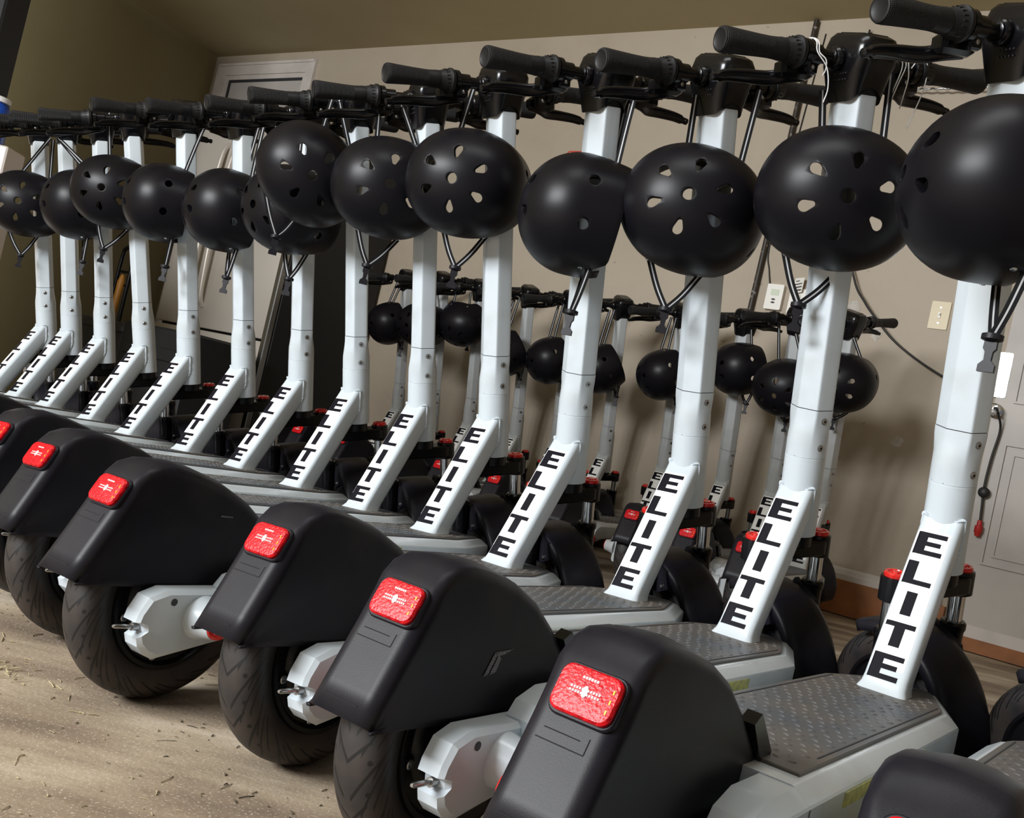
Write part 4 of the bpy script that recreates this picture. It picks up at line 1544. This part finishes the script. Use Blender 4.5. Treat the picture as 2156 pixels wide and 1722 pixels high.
def make_helmet(pos, crown, lat, targets, label, group, down=0.075, swing=0.0):
    z = Vector(crown).normalized()
    y = Vector(lat)
    y = (y - z * y.dot(z)).normalized()
    x = y.cross(z)
    mw = Matrix((x, y, z)).transposed().to_4x4()
    mw.translation = Vector(pos)
    root = empty('helmet', mw)
    tag(root, label, 'helmet', group)
    inv = mw.inverted()
    link('shell', SHELL, root, Matrix.Identity(4))
    link('padding', PAD, root, Matrix.Identity(4))
    link('rivet', RIV, root, Matrix.Identity(4))
    view = (Vector((0, 0, 0.4)) - Vector(pos)).normalized()
    view = (view + z * 0.4).normalized()
    # upper straps, over the handlebar
    anch = [Vector((sx * 0.047, 0.093, -0.046)) for sx in (1, -1)]
    wa = [mw @ a for a in anch]
    tg = [Vector(t) for t in targets]
    if (wa[0] - tg[0]).length + (wa[1] - tg[1]).length > (wa[0] - tg[1]).length + (wa[1] - tg[0]).length:
        tg.reverse()
    for a, t in zip(wa, tg):
        b = MB()
        mid = a.lerp(t, 0.5) + view * 0.002
        ribbon(b, smoothcurve([inv @ a, inv @ mid, inv @ t], 4), 0.0112, inv.to_3x3() @ view)
        link('strap', b.mesh('strap', [M['web'], M['stripe']], 30), root, Matrix.Identity(4))
    # lower straps meet in a slider ring and a side release buckle
    low = [mw @ Vector((sx * 0.047, -0.093, -0.046)) for sx in (1, -1)]
    ring = (low[0] + low[1]) / 2 + Vector((swing, 0, -down))
    for a in low:
        b = MB()
        mid = a.lerp(ring, 0.5) + Vector((0, 0, -0.006))
        ribbon(b, smoothcurve([inv @ a, inv @ mid, inv @ ring], 4), 0.0112, inv.to_3x3() @ view)
        link('strap', b.mesh('strap', [M['web'], M['stripe']], 30), root, Matrix.Identity(4))
    b = MB()
    dn = inv.to_3x3() @ Vector((swing * 0.5, 0, -1)).normalized()
    side = dn.cross(inv.to_3x3() @ view).normalized()
    nrm_ = side.cross(dn)
    o_ = inv @ ring
    b.lathe([(-0.004, 0.010), (-0.003, 0.0125), (0.003, 0.0125), (0.005, 0.008)], o_, dn, 16)
    bk = [(-0.007, 0.004), (0.007, 0.004), (0.0075, 0.014), (0.0045, 0.018), (0.0040, 0.028), (0.0095, 0.034), (0.0095, 0.042), (-0.0095, 0.042), (-0.0095, 0.034), (-0.0040, 0.028), (-0.0045, 0.018), (-0.0075, 0.014)]
    b.prism(bk, o_ - nrm_ * 0.003, side, dn, nrm_ * 0.006)
    link('buckle', b.mesh('buckle', M['plastic'], 30), root, Matrix.Identity(4))
    return root


HELM = [
    [[0.498, 1.17, 0.817], [-0.994, 0.105, 0.014], [0.014, -0.001, 1.0], [[0.555, 1.2, 1.044], [0.564, 1.2, 1.046]]],
    [[0.413, 1.5, 0.869], [-0.122, -0.968, -0.217], [0.042, -0.224, 0.974], [[0.363, 1.53, 1.041], [0.459, 1.53, 1.117]]],
    [[0.223, 1.67, 0.851], [-0.233, -0.972, -0.032], [0.128, -0.064, 0.99], [[0.191, 1.7, 1.055], [0.297, 1.7, 1.088]]],
    [[0.034, 1.77, 0.821], [-0.999, -0.027, 0.043], [0.043, 0.001, 0.999], [[0.08, 1.8, 1.074], [0.093, 1.8, 1.077]]],
    [[-0.189, 1.97, 0.881], [-0.201, -0.961, -0.191], [-0.039, -0.187, 0.982], [[-0.219, 2.0, 1.098], [-0.175, 2.0, 1.068]]],
    [[-0.364, 2.12, 0.87], [0.168, -0.98, -0.109], [0.018, -0.108, 0.994], [[-0.43, 2.15, 1.057], [-0.379, 2.15, 1.058]]],
    [[-0.561, 2.22, 0.883], [0.29, -0.935, -0.206], [0.53, -0.022, 0.848], [[-0.558, 2.25, 1.08], [-0.54, 2.25, 1.067]]],
    [[-0.645, 2.42, 0.83], [-0.606, -0.772, -0.189], [0.021, -0.254, 0.967], [[-0.668, 2.45, 1.078], [-0.654, 2.45, 1.069]]],
    [[-0.858, 2.6, 0.823], [-0.881, -0.471, -0.026], [-0.023, -0.012, 1.0], [[-0.826, 2.63, 1.082], [-0.814, 2.63, 1.076]]],
    [[-1.079, 2.75, 0.829], [-0.944, -0.328, -0.03], [-0.028, -0.01, 1.0], [[-1.03, 2.78, 1.076], [-1.022, 2.78, 1.077]]],
    [[-1.294, 2.93, 0.856], [0.065, -0.993, -0.097], [0.006, -0.097, 0.995], [[-1.378, 2.96, 1.095], [-1.348, 2.96, 1.094]]],
    [[-1.476, 3.1, 0.818], [-0.872, -0.487, -0.043], [-0.038, -0.021, 0.999], [[-1.596, 3.13, 1.017], [-1.585, 3.13, 1.011]]],
    [[-1.735, 3.3, 0.81], [0.236, -0.969, -0.071], [0.017, -0.069, 0.997], [[-1.722, 3.33, 1.05], [-1.711, 3.33, 1.045]]],
]
HLAB = [
    'largest black helmet, cropped by the right edge of the picture',
    'black helmet, crown to the viewer, on the scooter with white cords tied to its handlebar',
    'black helmet with all seven crown vents showing, third from the right edge',
    'black helmet hanging sideways with its rim edge vertical at its right, fourth from the right',
    'black helmet with its seven vents, fifth from the right, left of the sideways one',
    'black helmet just right of the tilted one, its strap V hanging below left',
    'black helmet tilted clockwise and hung higher than its neighbours',
    'black helmet half hidden behind and below the tilted one',
    'black helmet sixth from the left, plain side with one round vent at its right',
    'black helmet fourth from the left, open rim facing right with two round vents',
    'black helmet third from the left, hung highest of the left group, crown vents showing',
    'black helmet second from the left, a bright glint in its round vent',
    'black helmet at the left edge of the picture, crown vents showing',
]
for (p_, c_, l_, t_), lab in zip(HELM, HLAB):
    make_helmet(p_, c_, l_, t_, lab, 'helmets hung on the front row', 0.078, random.uniform(-0.012, 0.012))
BHEL = [
    [[1.132, 3.556, 0.863], [-0.448, -0.845, -0.291], [-0.137, -0.257, 0.957], [[1.074, 3.576, 1.065], [1.125, 3.576, 1.077]]],
    [[0.981, 3.713, 0.816], [-0.526, -0.731, -0.435], [-0.254, -0.353, 0.901], [[0.912, 3.733, 1.059], [0.964, 3.733, 1.071]]],
    [[0.851, 4.009, 0.883], [-0.934, -0.243, -0.26], [-0.252, -0.065, 0.966], [[0.856, 4.029, 1.077], [0.875, 4.029, 1.081]]],
    [[0.585, 4.193, 0.808], [-0.833, -0.162, -0.529], [-0.519, -0.101, 0.849], [[0.577, 4.213, 1.062], [0.597, 4.213, 1.066]]],
    [[0.337, 4.362, 0.789], [-0.811, -0.102, -0.576], [-0.571, -0.072, 0.817], [[0.326, 4.382, 1.06], [0.346, 4.382, 1.065]]],
    [[0.114, 4.527, 0.79], [-0.829, -0.203, -0.521], [-0.506, -0.124, 0.854], [[0.104, 4.547, 1.059], [0.125, 4.547, 1.064]]],
    [[-0.092, 4.65, 0.787], [-0.797, -0.183, -0.575], [-0.56, -0.129, 0.818], [[-0.103, 4.67, 1.056], [-0.081, 4.67, 1.061]]],
    [[-0.327, 4.807, 0.892], [-0.3, -0.523, -0.798], [-0.397, -0.692, 0.603], [[-0.391, 4.827, 1.046], [-0.323, 4.827, 1.061]]],
    [[-0.528, 4.838, 0.85], [-0.549, -0.8, -0.242], [-0.137, -0.2, 0.97], [[-0.525, 4.858, 1.057], [-0.502, 4.858, 1.063]]],
    [[-0.715, 5.045, 0.837], [-0.803, -0.296, -0.517], [-0.485, -0.179, 0.856], [[-0.714, 5.065, 1.061], [-0.69, 5.065, 1.066]]],
]
BHLAB = [
    'small back row black helmet poking out right of the cord-tied scooter stem',
    'back row black helmet just left of the cord-tied scooter stem',
    'back row black helmet hanging below the thermostat, rim facing right',
    'back row black helmet just left of the third nearest front stem',
    'back row black helmet peeping out right of the stem with the sideways helmet',
    'back row black helmet just left of the stem with the sideways helmet',
    'back row black helmet mostly hidden behind the fourth nearest stem, rim toward the right',
    'back row black helmet hung by two straps, third from the left, nearly whole',
    'back row black helmet mostly hidden behind the sixth nearest front stem',
    'back row black helmet farthest left, beside the black refrigerator side',
]
for (p_, c_, l_, t_), lab in zip(BHEL, BHLAB):
    make_helmet(p_, c_, l_, t_, lab, 'helmets hung on the back row', 0.05, random.uniform(-0.01, 0.01))

# ---- white cords tied round the handlebar of the second scooter (its steering frame: y along the bar)
SF = ROOTS[2]


def cord(name, label, strands):
    mbb = MB()
    for st_ in strands:
        mbb.tube(smoothcurve(st_, 5), 0.0009, 6)
    o = link(name, mbb.mesh(name, M['tie'], 60), None, SF)
    tag(o, label, 'cord')
    return o


def loop(y, r, tail, side):
    pts = [(r * math.cos(a), y + 0.0006 * k, ZF + r * math.sin(a)) for k, a in enumerate([math.radians(d) for d in (-60, -20, 20, 60, 100, 140, 180)])]
    return pts + [(-r - 0.004, y + side * 0.2 * tail, ZF - 0.3 * tail), (-r - 0.002, y + side * 0.32 * tail, ZF - 0.7 * tail), (-r + 0.003, y + side * 0.30 * tail, ZF - tail)]


cord('tied_cord', 'loose white cord tied round the bar just right of the left grip', [loop(0.094, 0.0228, 0.070, -1), loop(0.090, 0.0228, 0.032, -1)])
cord('tied_cord', 'tangle of white cords dangling from the bar left of the right grip', [
    loop(-0.075, 0.0182, 0.055, 1), loop(-0.082, 0.0182, 0.085, 1), loop(-0.088, 0.0182, 0.062, 0.4),
    [(-0.018, -0.090, ZF), (-0.022, -0.100, ZF + 0.014), (-0.022, -0.118, ZF + 0.008), (-0.020, -0.120, ZF - 0.025), (-0.018, -0.110, ZF - 0.060), (-0.018, -0.098, ZF - 0.090)]])

# ---- a few scrapes that single scooters carry on their fenders (side face of the fender, body frame)


def scrape(root_i, quads, y, label):
    fender = [o for o in SCOOTERS[root_i].children if o.name.startswith('rear_fender')][0]
    mbb = MB()
    for q_ in quads:
        mbb.loft([[(x, y + d, z) for x, z in q_] for d in (0.0, -0.0004)])
    o = link('scuff_mark', mbb.mesh('scuff_mark', M['scuff'], 0), fender, Matrix.Identity(4))
    o['label'] = label


scrape(2, [[(-0.731, 0.184), (-0.724, 0.186), (-0.714, 0.206), (-0.720, 0.206)], [(-0.720, 0.206), (-0.716, 0.202), (-0.704, 0.2035), (-0.690, 0.208)], [(-0.722, 0.185), (-0.712, 0.187), (-0.708, 0.200), (-0.713, 0.203)]], -0.0395, 'pale scraped patch on the side of the fender')
scrape(4, [[(-0.700, 0.232), (-0.699, 0.234), (-0.680, 0.2335), (-0.681, 0.232)]], -0.0395, 'short pale scratch on the fender side')
